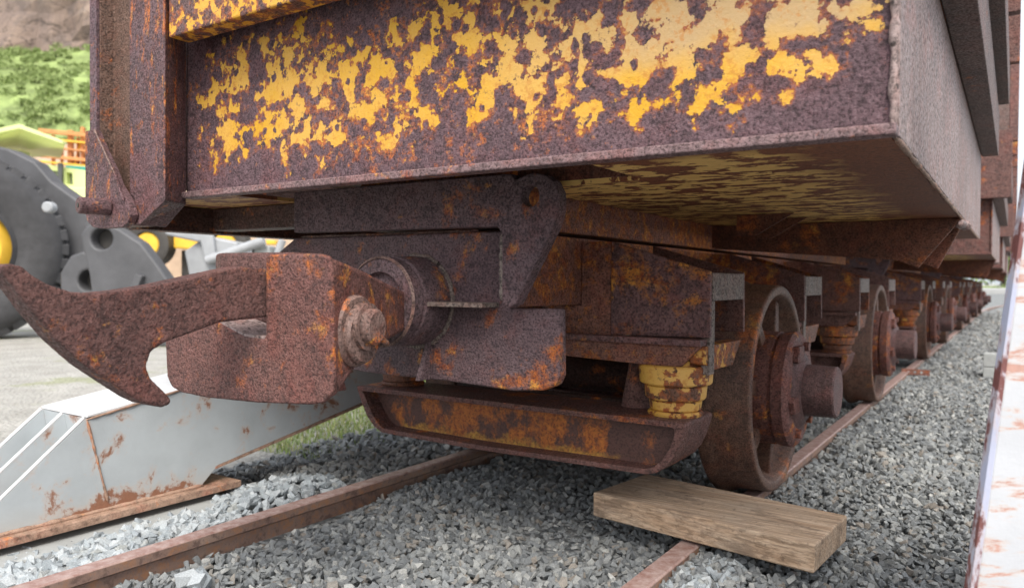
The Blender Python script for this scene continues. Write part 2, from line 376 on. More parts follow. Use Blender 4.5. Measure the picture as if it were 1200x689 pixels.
def circ(cx_, cy_, r, n=24): return [(cx_ + r * math.cos(i * 2 * math.pi / n), cy_ + r * math.sin(i * 2 * math.pi / n)) for i in range(n)]
def lathe(bm, prof, center, axis, n=48, ang=2 * math.pi, closed=True):
    """prof: list of (t along axis, radius)"""
    ax = Vector(axis).normalized(); u = ax.orthogonal().normalized(); v = ax.cross(u); c = Vector(center)
    rings = []
    for t, r in prof:
        if r < 1e-5: rings.append([bm.verts.new(c + ax * t)]); continue
        rings.append([bm.verts.new(c + ax * t + (u * math.cos(k * 2 * math.pi / n) + v * math.sin(k * 2 * math.pi / n)) * r) for k in range(n)])
    for a, b in zip(rings, rings[1:]):
        for k in range(n):
            k2 = (k + 1) % n
            if len(a) == 1 and len(b) == 1: continue
            if len(a) == 1: bm.faces.new((a[0], b[k], b[k2]))
            elif len(b) == 1: bm.faces.new((a[k], a[k2], b[0]))
            else: bm.faces.new((a[k], b[k], b[k2], a[k2]))
    return bm
def cyl(bm, c, axis, r, t0, t1, n=32, ch=0.):
    if ch: prof = [(t0, 0), (t0, r - ch), (t0 + ch, r), (t1 - ch, r), (t1, r - ch), (t1, 0)]
    else: prof = [(t0, 0), (t0, r), (t1, r), (t1, 0)]
    return lathe(bm, prof, c, axis, n)
def tube(bm, pts, r, n=10):
    pts = [Vector(p) for p in pts]; rings = []
    for i, p in enumerate(pts):
        d = (pts[min(i + 1, len(pts) - 1)] - pts[max(i - 1, 0)]).normalized(); u = d.orthogonal().normalized(); v = d.cross(u)
        rings.append([bm.verts.new(p + (u * math.cos(k * 2 * math.pi / n) + v * math.sin(k * 2 * math.pi / n)) * r) for k in range(n)])
    for a, b in zip(rings, rings[1:]):
        for k in range(n): bm.faces.new((a[k], b[k], b[(k + 1) % n], a[(k + 1) % n]))
    bm.faces.new(rings[0][::-1]); bm.faces.new(rings[-1])
    return bm
def roughen(o, vox, amp, scale, keep_mat=True):
    """real surface relief: remesh + displace (cast iron with scale)"""
    r = o.modifiers.new('remesh', 'REMESH'); r.mode = 'VOXEL'; r.voxel_size = vox; r.use_smooth_shade = True
    t = bpy.data.textures.new(o.name + '_relief', 'CLOUDS'); t.noise_scale = scale; t.noise_depth = 3
    d = o.modifiers.new('relief', 'DISPLACE'); d.texture = t; d.strength = amp; d.mid_level = .5; d.texture_coords = 'LOCAL'
def bead(name, p0, p1, r, mat, parent, n=26, seed=0):
    """lumpy weld bead"""
    rr = random.Random(seed); bm = NBm(); p0 = Vector(p0); p1 = Vector(p1); N = n; K = 7
    d = (p1 - p0).normalized(); u = d.orthogonal().normalized(); v = d.cross(u); rings = []
    for i in range(N + 1):
        p = p0.lerp(p1, i / N); q = r * rr.uniform(.65, 1.3) * (.3 if i in (0, N) else 1)
        rings.append([bm.verts.new(p + (u * math.cos(k * 2 * math.pi / K) + v * math.sin(k * 2 * math.pi / K)) * q) for k in range(K)])
    for a, b in zip(rings, rings[1:]):
        for k in range(K): bm.faces.new((a[k], b[k], b[(k + 1) % K], a[(k + 1) % K]))
    return link(name, bm, mat, parent, smooth=60)

# ================================================================== SETTING
def ground_z(x, y):
    z = -.10
    if x < -3.2: z += .0
    d = math.hypot(x, y)
    if y > 34: z += (y - 34) * .012 if y < 90 else .67
    return z
bm = NBm()
gx = sorted(set([-400, -200, -120, -80, -50, -30, -20, -14, -10, -7, -5, -4, -3.4, -3, -2.5, -1.7, -1, 0, 1, 2, 4, 8, 15, 30, 60, 120, 300]))
gy = [-60, -20, -8, -3, 0, 1, 2, 3, 4, 6, 8, 10, 14, 20, 28, 34, 45, 60, 80, 90, 130, 200, 400, 900]
vv = [[bm.verts.new((x, y, ground_z(x, y) + (.0 if abs(x) > 6 else .012 * mnoise.noise((x, y, 0))))) for y in gy] for x in gx]
for i in range(len(gx) - 1):
    for j in range(len(gy) - 1): bm.faces.new((vv[i][j], vv[i + 1][j], vv[i + 1][j + 1], vv[i][j + 1]))
tag(link('ground', bm, M['ground'], origin=(0, 0, 0), smooth=True), 'pale gravel yard and crushed stone track bed', kind='structure')
tag(link('road', bx(-60, 80, 62, 74, .2, .60), M['road'], bevel=.05), 'pale road crossing beyond the end of the track', kind='structure')

# ---- frame facing the photo from a distance: s across, d away, z up
FR = Vector((.8323, .5542, 0)).normalized(); FF = Vector((-.5542, .8323, 0)).normalized()
def fp(s, d, z): v = FR * s + FF * d; return (v.x, v.y, z)
def PF(d0): return lambda u, v, t: fp(u, d0 + t, v)

# cliff
bm = NBm(); NX, NZ = 90, 40; g = []
for i in range(NX + 1):
    row = []
    for j in range(NZ + 1):
        s = -130 + 150 * i / NX; z = 8 + 60 * j / NZ
        n = mnoise.fractal((s * .08, z * .05, 3), .9, 2.1, 5) * 4 + 2.0 * abs(mnoise.noise((s * .25, z * .1, 1)))
        row.append(bm.verts.new(fp(s, 78 + (z - 4) * .22 + n, z)))
    g.append(row)
for i in range(NX):
    for j in range(NZ): bm.faces.new((g[i][j], g[i + 1][j], g[i + 1][j + 1], g[i][j + 1]))
tag(link('cliff', bm, M['cliff'], origin=(0, 0, 0)), 'brown quarried rock face above a green slope', kind='structure')
# slope
bm = NBm(); g = []
def slope_z(s, d): 
    t = (d - 44) / 36; t = max(0, min(1, t)); return -.1 + 24.5 * t ** .9 + 1.1 * mnoise.fractal((s * .12, d * .12, 0), .9, 2, 4)
for i in range(71):
    s = -150 + i * 2.0
    g.append([bm.verts.new(fp(s, 43 + j * 1.3, slope_z(s, 43 + j * 1.3) - (.6 if j == 0 else 0))) for j in range(31)])
for i in range(70):
    for j in range(30): bm.faces.new((g[i][j], g[i + 1][j], g[i + 1][j + 1], g[i][j + 1]))
tag(link('hillside', bm, M['slopegreen'], origin=(0, 0, 0), smooth=True), 'green overgrown slope below the rock face', kind='structure')
def tri_cloud(name, pts, size, mat, per=1, flat=.35, seed=0):
    """leaf-sized faces: pts Nx3, each gets a small leaf quad"""
    r = np.random.default_rng(seed); n = len(pts)
    a = r.normal(size=(n, 3)); a /= np.linalg.norm(a, axis=1)[:, None]; b = np.cross(a, r.normal(size=(n, 3))); b /= np.linalg.norm(b, axis=1)[:, None]
    sz = (size * r.uniform(.6, 1.4, n))[:, None]
    P = np.stack([pts - a * sz, pts + b * sz * flat, pts + a * sz, pts - b * sz * flat], 1).reshape(-1, 3)
    me = bpy.data.meshes.new(name); me.vertices.add(4 * n); me.vertices.foreach_set('co', P.ravel()); me.loops.add(4 * n)
    me.loops.foreach_set('vertex_index', np.arange(4 * n)); me.polygons.add(n); me.polygons.foreach_set('loop_start', np.arange(n) * 4)
    me.update(calc_edges=True); me.validate(); me.materials.append(mat)
    o = bpy.data.objects.new(name, me); C.objects.link(o); return o
pts = []
for i in range(700):
    s = rng.uniform(-64, -34); d = rng.uniform(54, 80); zc = slope_z(s, d); rr = rng.uniform(.3, 1.1)
    q = rng.normal(size=(90, 3)); q /= np.linalg.norm(q, axis=1)[:, None]; q *= (rr * rng.uniform(.6, 1.05, 90))[:, None]; q[:, 2] = np.abs(q[:, 2]) * .9
    c0 = np.array(fp(s, d, zc)); pts.append(q + c0)
o = tri_cloud('hillside_scrub', np.concatenate(pts), .16, M['leaf'], seed=3)
tag(o, 'low green scrub covering the slope below the cliff', 'scrub', kind='stuff')

# ---- rails
def rail(x0, x1, label, ys):
    """profile swept along Y; x0..x1 is the head"""
    c = (x0 + x1) / 2; h = (x1 - x0) / 2
    prof = [(-h, -.006), (-h + .006, 0), (h - .006, 0), (h, -.006), (h - .002, -.036), (.012, -.048), (.010, -.115), (.062, -.132), (.062, -.142), (-.062, -.142), (-.062, -.132), (-.010, -.115), (-.012, -.048), (-h + .002, -.036)]
    bm = NBm(); rings = []
    for y, dx in ys: rings.append([bm.verts.new((c + p[0] + dx, y, p[1])) for p in prof])
    for a, b in zip(rings, rings[1:]):
        for k in range(len(prof)): bm.faces.new((a[k], b[k], b[(k + 1) % len(prof)], a[(k + 1) % len(prof)]))
    bm.faces.new(rings[0][::-1]); bm.faces.new(rings[-1])
    return tag(link('rail', bm, M['rail'], origin=(c, 3, 0), smooth=40), label, 'rail', 'rails of the track')
ys = [(y, 0) for y in np.linspace(-2, 30, 33)] + [(30 + k * 2, .012 * (k * 2) ** 2 * .5) for k in range(1, 11)]
rail(-2.50, -2.43, 'rusty rail farther from the white panel, running past the white girder', ys)
rail(-.99, -.915, 'rusty rail under the visible wheels and the timber plank', ys)

# ---- ballast stones (real stones)
def ico():
    b = bmesh.new(); bmesh.ops.create_icosphere(b, subdivisions=1, radius=1); V = np.array([v.co[:] for v in b.verts]); F = np.array([[v.index for v in f_.verts] for f_ in b.faces]); b.free(); return V, F
IV, IF = ico()
def hulls(k, seed):
    # crushed-stone shards: convex hulls of 8 corner points, all with 12 triangles so they stack into one array
    r = np.random.default_rng(seed); HV, HF = [], []
    while len(HV) < k:
        P_ = np.array([(x, y, z) for x in (-1, 1) for y in (-1, 1) for z in (-1, 1)], float) * .70 + r.normal(size=(8, 3)) * .30
        P_ /= np.maximum(1, np.linalg.norm(P_, axis=1) / 1.15)[:, None]
        b = bmesh.new(); [b.verts.new(p) for p in P_]; res = bmesh.ops.convex_hull(b, input=b.verts)
        bmesh.ops.delete(b, geom=[v for v in b.verts if not v.link_faces], context='VERTS'); b.verts.ensure_lookup_table(); b.verts.index_update()
        if len(b.verts) == 8 and len(b.faces) == 12:
            HV.append(np.array([v.co[:] for v in b.verts])); HF.append(np.array([[v.index for v in f_.verts] for f_ in b.faces]))
        b.free()
    return np.array(HV), np.array(HF)
HV, HF = hulls(40, 4)
cubeV = np.array([(x, y, z) for x in (-1, 1) for y in (-1, 1) for z in (-1, 1)], float) * .72
def stones(name, P, size, mat, seed=0):
    r = np.random.default_rng(seed); n = len(P)
    # angular variants: points pulled towards a few random cutting planes
    var = []
    shp = r.uniform([.95, .65, .36], [1.5, 1.05, .72], (n, 3)); idx = r.integers(0, len(HV), n); V = HV[idx] * shp[:, None, :]
    q = r.normal(size=(n, 4)); q[:, 1:3] *= .42; q /= np.linalg.norm(q, axis=1)[:, None]
    w_, x, y, z = q.T
    Rm = np.stack([1 - 2 * (y * y + z * z), 2 * (x * y - z * w_), 2 * (x * z + y * w_), 2 * (x * y + z * w_), 1 - 2 * (x * x + z * z), 2 * (y * z - x * w_), 2 * (x * z - y * w_), 2 * (y * z + x * w_), 1 - 2 * (x * x + y * y)], 1).reshape(n, 3, 3)
    V = np.einsum('nij,nkj->nki', Rm, V) * size[:, None, None] + P[:, None, :]
    nv = V.shape[1]; F = HF[idx] + (np.arange(n) * nv)[:, None, None]
    me = bpy.data.meshes.new(name); me.vertices.add(n * nv); me.vertices.foreach_set('co', V.astype(np.float32).ravel()); nf = n * 12
    me.loops.add(nf * 3); me.loops.foreach_set('vertex_index', F.ravel().astype(np.int32)); me.polygons.add(nf); me.polygons.foreach_set('loop_start', np.arange(nf, dtype=np.int32) * 3)
    me.update(calc_edges=True); me.polygons.foreach_set('use_smooth', [False] * nf); me.materials.append(mat)
    o = bpy.data.objects.new(name, me); C.objects.link(o); return o
def hgt(x, y): return .012 * np.sin(x * 5.1 + y * 2.3) + .010 * np.sin(y * 4.7 - x * 3) 
def scatter(x0, x1, y0, y1, dens, s0, s1, z0, seed, layers=.03):
    r = np.random.default_rng(seed); n = int((x1 - x0) * (y1 - y0) * dens); x = r.uniform(x0, x1, n); y = r.uniform(y0, y1, n)
    s_ = np.exp(r.uniform(math.log(s0), math.log(s1), n)); z = z0 + hgt(x, y) + r.uniform(-layers, 0, n)
    return np.stack([x, y, z], 1), s_
S = [scatter(-2.42, -.99, .7, 3.2, 3100, .012, .022, -.075, 1), scatter(-2.42, -.99, 3.2, 7.5, 1500, .014, .026, -.075, 2),
     scatter(-.92, .35, 1.3, 4.2, 2900, .011, .021, -.055, 3), scatter(-.92, .35, 4.2, 9, 1500, .014, .027, -.06, 4),
     scatter(-.92, .9, 9, 17, 520, .022, .04, -.065, 5), scatter(-.92, 1.6, 17, 32, 170, .03, .06, -.07, 6),
     scatter(-2.95, -2.50, 1.2, 3.0, 2200, .013, .024, -.07, 7), scatter(-3.5, -2.50, 3.0, 7, 1100, .015, .03, -.065, 8),
     scatter(-3.1, -2.50, -.2, 1.2, 1900, .012, .024, -.065, 9), scatter(-3.5, -2.9, 2.15, 3.2, 1500, .013, .028, -.085, 10)]
P = np.concatenate([a for a, b in S]); Z = np.concatenate([b for a, b in S])
# the stones bank up against the outside of the near rail and beside the left rail
bank = np.exp(-((P[:, 0] + .88) / .10) ** 2) * .022 * (P[:, 0] > -.95) + np.exp(-((P[:, 0] + 3.0) / .25) ** 2) * .04 * (P[:, 1] > 2.4)
P[:, 2] += bank
tag(stones('ballast_stones', P, Z, M['stone'], 1), 'grey crushed ballast stones filling the track bed', 'ballast', kind='stuff')
r_ = np.random.default_rng(21); pp = []; ss = []
def heap(cx_, cy_, rx, ry, n, h, s0, s1):
    for i in range(n):
        a = r_.uniform(0, 2 * math.pi); q = math.sqrt(r_.uniform(0, 1)); pp.append((cx_ + rx * q * math.cos(a), cy_ + ry * q * math.sin(a), -.055 + h * (1 - q * q) * r_.uniform(.5, 1))); ss.append(r_.uniform(s0, s1))
heap(-2.75, 2.25, .20, .34, 320, .07, .015, .031); heap(-2.72, 1.65, .16, .35, 260, .02, .016, .032); heap(-2.68, 1.1, .16, .45, 360, .015, .016, .032); heap(-2.9, .9, .25, .4, 240, .01, .015, .03)
heap(-.84, 2.40, .12, .30, 150, .035, .015, .03); heap(-.80, 2.05, .14, .22, 70, .02, .014, .028)
heap(-2.2, 1.45, .04, .04, 4, .02, .035, .05)
tag(stones('loose_stones', np.array(pp), np.array(ss), M['bluestone'], 5), 'larger pale blue-grey loose stones lying beside the rails', 'stones', kind='stuff')
# grass beyond the girder
gp = []
for i in range(17000):
    x = r_.uniform(-5.0, -3.25); y = r_.uniform(2.9, 6.2); gp.append((x, y))
gp = np.array(gp); n = len(gp); h = r_.uniform(.015, .06, n); ang = r_.uniform(0, 2 * math.pi, n); lean = r_.uniform(.0, .035, n)
base = np.stack([gp[:, 0], gp[:, 1], np.full(n, -.10)], 1); dx = np.stack([np.cos(ang), np.sin(ang), 0 * ang], 1) * .004; tip = base + np.stack([np.cos(ang + 1.5) * lean, np.sin(ang + 1.5) * lean, h], 1)
Vv = np.stack([base - dx, base + dx, tip], 1).reshape(-1, 3); me = bpy.data.meshes.new('grass_tufts'); me.vertices.add(3 * n); me.vertices.foreach_set('co', Vv.ravel()); me.loops.add(3 * n); me.loops.foreach_set('vertex_index', np.arange(3 * n)); me.polygons.add(n); me.polygons.foreach_set('loop_start', np.arange(n) * 3); me.update(calc_edges=True); me.materials.append(M['blade'])
o = bpy.data.objects.new('grass', me); C.objects.link(o); tag(o, 'short green grass beside the ballast behind the white girder', 'grass', kind='stuff')

# ================================================================== THE WAGON
GW = 'rusty ore wagons coupled in a row'
W = thing('ore_wagon', (-1.71, 5.03, 0), 'nearest rusty ore wagon with flaking yellow paint and a big hook coupler on its end', 'wagon', GW)
# ---- hopper body
PX0, PX1, PY = -2.55, -.20, 1.66
polys = [[(-2.44, 1.668), (-2.332, 1.721), (-2.2, 1.712), (-2.181, 1.559), (-2.19, 1.385), (-2.269, 1.327), (-2.45, 1.363), (-2.471, 1.534)],
 [(-2.119, 1.708), (-1.961, 1.751), (-1.802, 1.682), (-1.753, 1.595), (-1.744, 1.397), (-1.782, 1.321), (-2.023, 1.336), (-2.118, 1.379)],
 [(-1.764, 1.636), (-1.567, 1.605), (-1.466, 1.515), (-1.472, 1.418), (-1.37, 1.382), (-1.401, 1.325), (-1.548, 1.331), (-1.635, 1.411), (-1.744, 1.397)],
 [(-1.55, 1.602), (-1.534, 1.699), (-1.282, 1.722), (-1.008, 1.666), (-.981, 1.554), (-.861, 1.574), (-.727, 1.609), (-.251, 1.512), (-.281, 1.398), (-.32, 1.344), (-.449, 1.371), (-.541, 1.327), (-.671, 1.324), (-.746, 1.353), (-.778, 1.316), (-.882, 1.317), (-.954, 1.336), (-1.082, 1.339), (-1.11, 1.42), (-1.221, 1.388), (-1.265, 1.463), (-1.402, 1.506), (-1.466, 1.503)]]
def sdist(p, poly):
    inside = False; dm = 9
    n = len(poly)
    for i in range(n):
        a = poly[i]; b = poly[(i + 1) % n]
        if (a[1] > p[1]) != (b[1] > p[1]) and p[0] < (b[0] - a[0]) * (p[1] - a[1]) / (b[1] - a[1]) + a[0]: inside = not inside
        ex, ey = b[0] - a[0], b[1] - a[1]; t = max(0, min(1, ((p[0] - a[0]) * ex + (p[1] - a[1]) * ey) / (ex * ex + ey * ey)))
        dm = min(dm, math.hypot(p[0] - a[0] - t * ex, p[1] - a[1] - t * ey))
    return dm if inside else -dm
bm = NBm(); NXp, NZp = 170, 62; ZB, ZT = 1.235, 2.05; fr_ = []; bk = []
vals = []
for i in range(NXp + 1):
    rr_ = []
    for j in range(NZp + 1):
        x = PX0 + (PX1 - PX0) * i / NXp; z = ZB + (ZT - ZB) * j / NZp
        rr_.append(bm.verts.new((x, PY + .0012 * mnoise.noise((x * 8, z * 8, 0)), z)))
    fr_.append(rr_)
for i in range(NXp):
    for j in range(NZp): bm.faces.new((fr_[i][j], fr_[i + 1][j], fr_[i + 1][j + 1], fr_[i][j + 1]))
body = link('front_plate', bm, M['plate'], W, smooth=True)
off = wloc(W)
at = body.data.attributes.new('paint', 'FLOAT', 'POINT')
for v in body.data.vertices:
    x, z = v.co.x + off.x, v.co.z + off.z
    sd_ = max(sdist((x, z), q) for q in polys)
    vals.append(max(.15, min(.550, .50 + sd_ * (1.3 if sd_ > 0 else 3.0))) + (.02 if x > -.75 and z > 1.47 else 0))
at.data.foreach_set('value', vals)
so = body.modifiers.new('thick', 'SOLIDIFY'); so.thickness = .012; so.offset = -1
tag(body, 'end plate with flaking yellow paint')
b = bx(-2.53, -.196, 1.622, 1.672, 1.218, 1.240); lip = link('bottom_flange', b, M['lip'], body, bevel=.004)
bead('weld_bead', (-.205, 1.655, 1.235), (-.205, 1.655, 2.02), .009, M['side'], body, 70, 4)
# sides, back, floor of the hopper
side = link('side_wall', bx(-.216, -.200, 1.674, 5.72, 1.214, 2.30), M['side'], W)
prism(b := NBm(), [(1.674, 1.222), (5.80, 1.222), (5.72, 1.755), (1.674, 1.755)], [], YZ, -.212, -.197)
bpy.data.objects.remove(side); side = link('side_wall', b, M['side'], W, bevel=.003); tag(side, 'grey dusty side wall')
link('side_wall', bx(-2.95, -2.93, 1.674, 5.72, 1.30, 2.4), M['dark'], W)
link('floor_plate', bx(-2.94, -2.325, 1.674, 5.78, 1.224, 1.238), M['floor'], W)
link('floor_plate', bx(-.90, -.214, 1.674, 2.04, 1.224, 1.238), M['floor'], W)
link('floor_plate', bx(-1.335, -.214, 2.0405, 5.78, 1.224, 1.238), M['floor'], W)
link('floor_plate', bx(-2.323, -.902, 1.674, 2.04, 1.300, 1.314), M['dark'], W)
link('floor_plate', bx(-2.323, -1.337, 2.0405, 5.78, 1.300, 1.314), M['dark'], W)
link('floor_step', bx(-1.34, -.902, 2.0408, 2.046, 1.239, 1.299), M['under'], W)
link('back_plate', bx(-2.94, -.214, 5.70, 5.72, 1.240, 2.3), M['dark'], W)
bead('weld_bead', (-.204, 1.68, 1.221), (-.204, 5.7, 1.221), .006, M['edgerust'], side, 90, 5)
link('shade_plate', bx(-2.9, -.85, 5.80, 8.3, 1.224, 1.24), M['dark'], W)  # plates added over the gap to block daylight from the underframe
link('shade_plate', bx(-.84, -.45, 5.9, 8.2, 1.40, 1.42), M['dark'], W)
# upper side beam and flaring wall
ub = link('side_beam', bx(-.195, -.104, 1.60, 5.78, 1.752, 2.02), M['sbeam'], W, bevel=.004)
link('side_beam', bx(-.195, -.052, 1.62, 5.70, 2.06, 2.30), M['sbeam'], W, bevel=.004)
link('side_wall', bx(-.215, -.197, 1.66, 5.72, 1.757, 3.0), M['under'], W)
link('upper_wall', bx(-.19, -.075, 1.62, 5.70, 2.36, 3.37), M['sbeam'], W, bevel=.004)
for k, yy in enumerate((1.62, 2.6, 3.6, 4.6, 5.64)):
    link('side_rib', bx(-.074, .0, yy, yy + .07, 2.305, 3.37), M['beam'], W, bevel=.004)
# upper end beam (projects over the end plate)
sh = link('end_beam', bx(-2.44, -.045, 1.52, 1.598, 1.755, 2.4), M['shelf'], W, bevel=.006)
# corner post: folded plate with a chamfered inner return
prism(b := NBm(), [(-2.93, 1.52), (-2.885, 1.52), (-2.885, 1.575), (-2.68, 1.575), (-2.68, 1.66), (-2.93, 1.66)], [], XY, 1.125, 2.6)
post = link('corner_post', b, M['postbrown'], W, bevel=.004)
prism(b := NBm(), [(-2.935, 1.508), (-2.887, 1.508), (-2.887, 1.519), (-2.935, 1.519)], [], XY, 1.15, 2.6); link('flange', b, M['plate'], post)
bm = NBm()
lo = [(-2.672, 1.512, 1.118), (-2.60, 1.512, 1.118), (-2.448, 1.512, 1.195), (-2.545, 1.655, 1.20), (-2.672, 1.655, 1.118)]
A = [bm.verts.new(p) for p in lo]; B = [bm.verts.new((p[0], p[1], 2.6)) for p in lo]
bm.faces.new(A[::-1]); bm.faces.new(B)
for i in range(5): bm.faces.new((A[i], A[(i + 1) % 5], B[(i + 1) % 5], B[i]))
link('post_return', bm, M['post'], post, bevel=.005)
bead('weld_bead', (-2.676, 1.552, 1.2), (-2.676, 1.552, 2.3), .006, M['edgerust'], post, 60, 9)
# hinge bracket with pin on the post
brk = [(-2.892, 1.476), (-2.832, 1.476), (-2.79, 1.42), (-2.756, 1.376), (-2.71, 1.32), (-2.671, 1.263), (-2.62, 1.215), (-2.594, 1.184), (-2.583, 1.150), (-2.60, 1.125), (-2.643, 1.108), (-2.786, 1.108), (-2.84, 1.115), (-2.875, 1.135), (-2.894, 1.166)]
prism(b := NBm(), [(x - .02, z) for x, z in brk], [], XZ, 1.478, 1.507)
hb = link('hinge_bracket', b, M['post'], W, bevel=.003)
b = NBm(); cyl(b, (-2.745, 1.48, 1.183), (-.15, -1, 0), .030, 0, .105, 28, .004); hp = link('hinge_pin', b, M['post'], hb, smooth=35)
b = NBm(); d_ = Vector((-.15, -1, 0)).normalized(); cyl(b, Vector((-2.745, 1.48, 1.183)) + d_ * .1052, (-.15, -1, 0), .009, 0, .002, 12); link('pin_hole', b, M['darkbore'], hb)
bead('weld_bead', (-2.84, 1.474, 1.475), (-2.70, 1.474, 1.30), .0045, M['pin'], hb, 24, 12)
bead('weld_bead', (-2.70, 1.474, 1.30), (-2.64, 1.474, 1.20), .006, M['post'], hb, 16, 13)
# sills and bulkheads below the floor
link('center_sill', bx(-2.02, -1.40, 5.782, 8.05, 1.108, 1.222), M['orange'], W, bevel=.004)
link('outer_sill', bx(-2.95, -2.86, 1.665, 5.78, 1.118, 1.222), M['dark'], W, bevel=.004)
link('cross_sill', bx(-2.858, -2.03, 1.98, 2.08, 1.13, 1.222), M['dark'], W, bevel=.004)
link('center_sill', bx(-2.02, -1.40, 2.02, 5.78, 1.108, 1.298), M['orange'], W, bevel=.004)
bk = [(-.205, 1.218), (-.372, 1.000), (-.46, 1.036), (-1.335, 1.108), (-1.335, 1.222), (-.212, 1.222)]
prism(b := NBm(), bk, [], XZ, 3.90, 3.925); cb = link('cross_bearer', b, M['under'], W, bevel=.003)
prism(b := NBm(), [(-.205, 1.218), (-.31, 1.0), (-.40, 1.036), (-1.39, 1.112), (-1.39, 1.222), (-.212, 1.222)], [], XZ, 4.12, 4.145); link('cross_bearer', b, M['under'], W, bevel=.003)
bead('weld_bead', (-.22, 3.90, 1.20), (-.195, 4.1, 1.20), .022, M['side'], cb, 8, 3)
for yy in (3.30, 3.55):
    prism(b := NBm(), [(-.78, 1.222), (-1.02, 1.222), (-1.02, 1.13), (-.94, 1.13)], [], XZ, yy, yy + .012); link('gusset', b, M['under'], W)
# body end past the hopper: upper frame carries on to the next wagon
link('top_frame', bx(-2.9, -.30, 5.76, 8.35, 2.1, 2.5), M['beam'], W, bevel=.01)

# ---- underframe girder with cast headstock
uf = link('underframe_girder', bx(-2.02, -1.40, 2.062, 7.98, .838, 1.094), M['orange'], W, bevel=.008)
hs_ = [(-2.50, 1.032), (-2.395, 1.090), (-1.37, 1.090), (-1.361, .839), (-1.176, .842), (-1.171, .636), (-1.185, .604), (-1.236, .583), (-1.348, .573), (-1.63, .583), (-1.994, .583), (-2.394, .611), (-2.50, .68)]
prism(b := NBm(), hs_, [], XZ, 2.03, 2.075); hd = link('headstock', b, M['head'], W, bevel=.008, seg=3); tag(hd, 'thick purple-brown headstock plate')
lug = [(-2.315, 1.262), (-2.315, 1.106), (-1.362, 1.098), (-1.345, 1.076), (-1.343, .858), (-1.321, .842), (-1.292, .856), (-1.159, 1.086), (-1.139, 1.144), (-1.142, 1.196), (-1.160, 1.230), (-1.190, 1.250), (-1.233, 1.258), (-1.27, 1.251), (-1.295, 1.240), (-1.315, 1.262)]
prism(b := NBm(), lug, [circ(-1.242, 1.188, .033, 24)], XZ, 1.958, 2.012); lg = link('lifting_lug', b, M['head'], W); 
bm_ = lg.modifiers.new('bevel', 'BEVEL'); bm_.width = .006; bm_.segments = 2; bm_.limit_method = 'ANGLE'; bm_.angle_limit = R(40)
link('backing_bar', bx(-2.30, -1.37, 2.014, 2.028, 1.12, 1.20), M['dark'], lg)
bead('weld_bead', (-1.347, 1.966, .865), (-1.347, 1.966, 1.075), .010, M['cap'], lg, 22, 31)
bead('weld_bead', (-2.38, 2.05, 1.095), (-1.5, 2.05, 1.095), .006, M['pin'], hd, 50, 32)
# small stop plate right of the ring
prism(b := NBm(), [(-1.60, 1.90), (-1.40, 1.93), (-1.40, 2.03), (-1.60, 2.03)], [], XY, .842, .857); link('stop_plate', b, M['cap'], hd, bevel=.003)
prism(b := NBm(), [(1.96, .585), (2.03, .585), (2.03, .75)], [], YZ, -1.70, -1.68); link('rib', b, M['head'], hd, bevel=.003)

# outriggers: tapered plates carrying the spring guides at both sides of each wheel
def outrigger(y0, y1, sgn, first, parent):
    X = lambda x: x if sgn > 0 else -3.42 - x
    mt = M['outplate'] if first else M['beam']
    pf = [(X(-1.27), 1.079), (X(-.888), .966), (X(-.885), .734), (X(-1.27), .728)]
    prism(b := NBm(), pf, [], XZ, y0, y0 + .022); og = link('outrigger_plate', b, mt, parent, bevel=.004)
    prism(b := NBm(), pf, [], XZ, y1 - .022, y1); link('rear_plate', b, M['beam'], og, bevel=.004)
    a, c = sorted((X(-.952), X(-.884)))
    link('guide_cap', bx(a, c, y0 + .0225, y1 - .0225, .862, .962), M['cap'], og, bevel=.004)
    prism(b := NBm(), [(X(-1.56), .704), (X(-1.272), .704), (X(-1.272), 1.080), (X(-1.397), 1.080), (X(-1.397), .836), (X(-1.56), .836)], [], XZ, y0 + .002, y0 + .03)
    link('web_plate', b, M['orange'], og, bevel=.004)
    a, c = sorted((X(-1.56), X(-.896)))
    link('flange', bx(a, c - .008 if sgn > 0 else c, y0 - .045, y0 + .03, .704, .727), mt, og, bevel=.003)
    pf2 = [(X(-1.56), .703), (X(-.91), .703), (X(-.988), .622), (X(-1.56), .642)]
    prism(b := NBm(), pf2, [], XZ, y0 - .02, y0 + .0); link('lower_web', b, M['orange'] if first else M['beam'], og, bevel=.003)
    a, c = sorted((X(-1.35), X(-.96)))
    link('spring_seat', bx(a, c, y0 + .002, y1, .655, .703), M['dark'], og)
    # gusset under the guide
    prism(b := NBm(), [(y0 + .001, .702), (y0 + .001, .64), (y0 + .10, .612), (y1 - .10, .612), (y1, .702)], [], YZ, min(X(-.958), X(-.900)), max(X(-.958), X(-.900)))
    link('gusset', b, M['gusset'] if first else M['springr'], og, bevel=.003)
    a, c = sorted((X(-.925), X(-.893)))
    link('guide_leg', bx(a, c, y0 + .024, y0 + .075, .60, .861), M['cap'], og, bevel=.003)
    return og
def spring(x, y, parent, mat, z0=.440):
    b = NBm()
    prof = [(0, 0), (0, .098), (.010, .102), (.018, .094)]
    z = .018
    for r, h in ((.092, .042), (.110, .056), (.132, .072)):
        prof += [(z, r - .026), (z + .001, r - .005), (z + .007, r), (z + h - .007, r + .004), (z + h - .001, r - .002), (z + h, r - .012)]; z += h
    prof += [(z, .10), (z + .02, .10), (z + .02, 0)]
    lathe(b, prof, (x, y, z0), (0, 0, 1), 40); return link('spring', b, mat, parent, smooth=30)
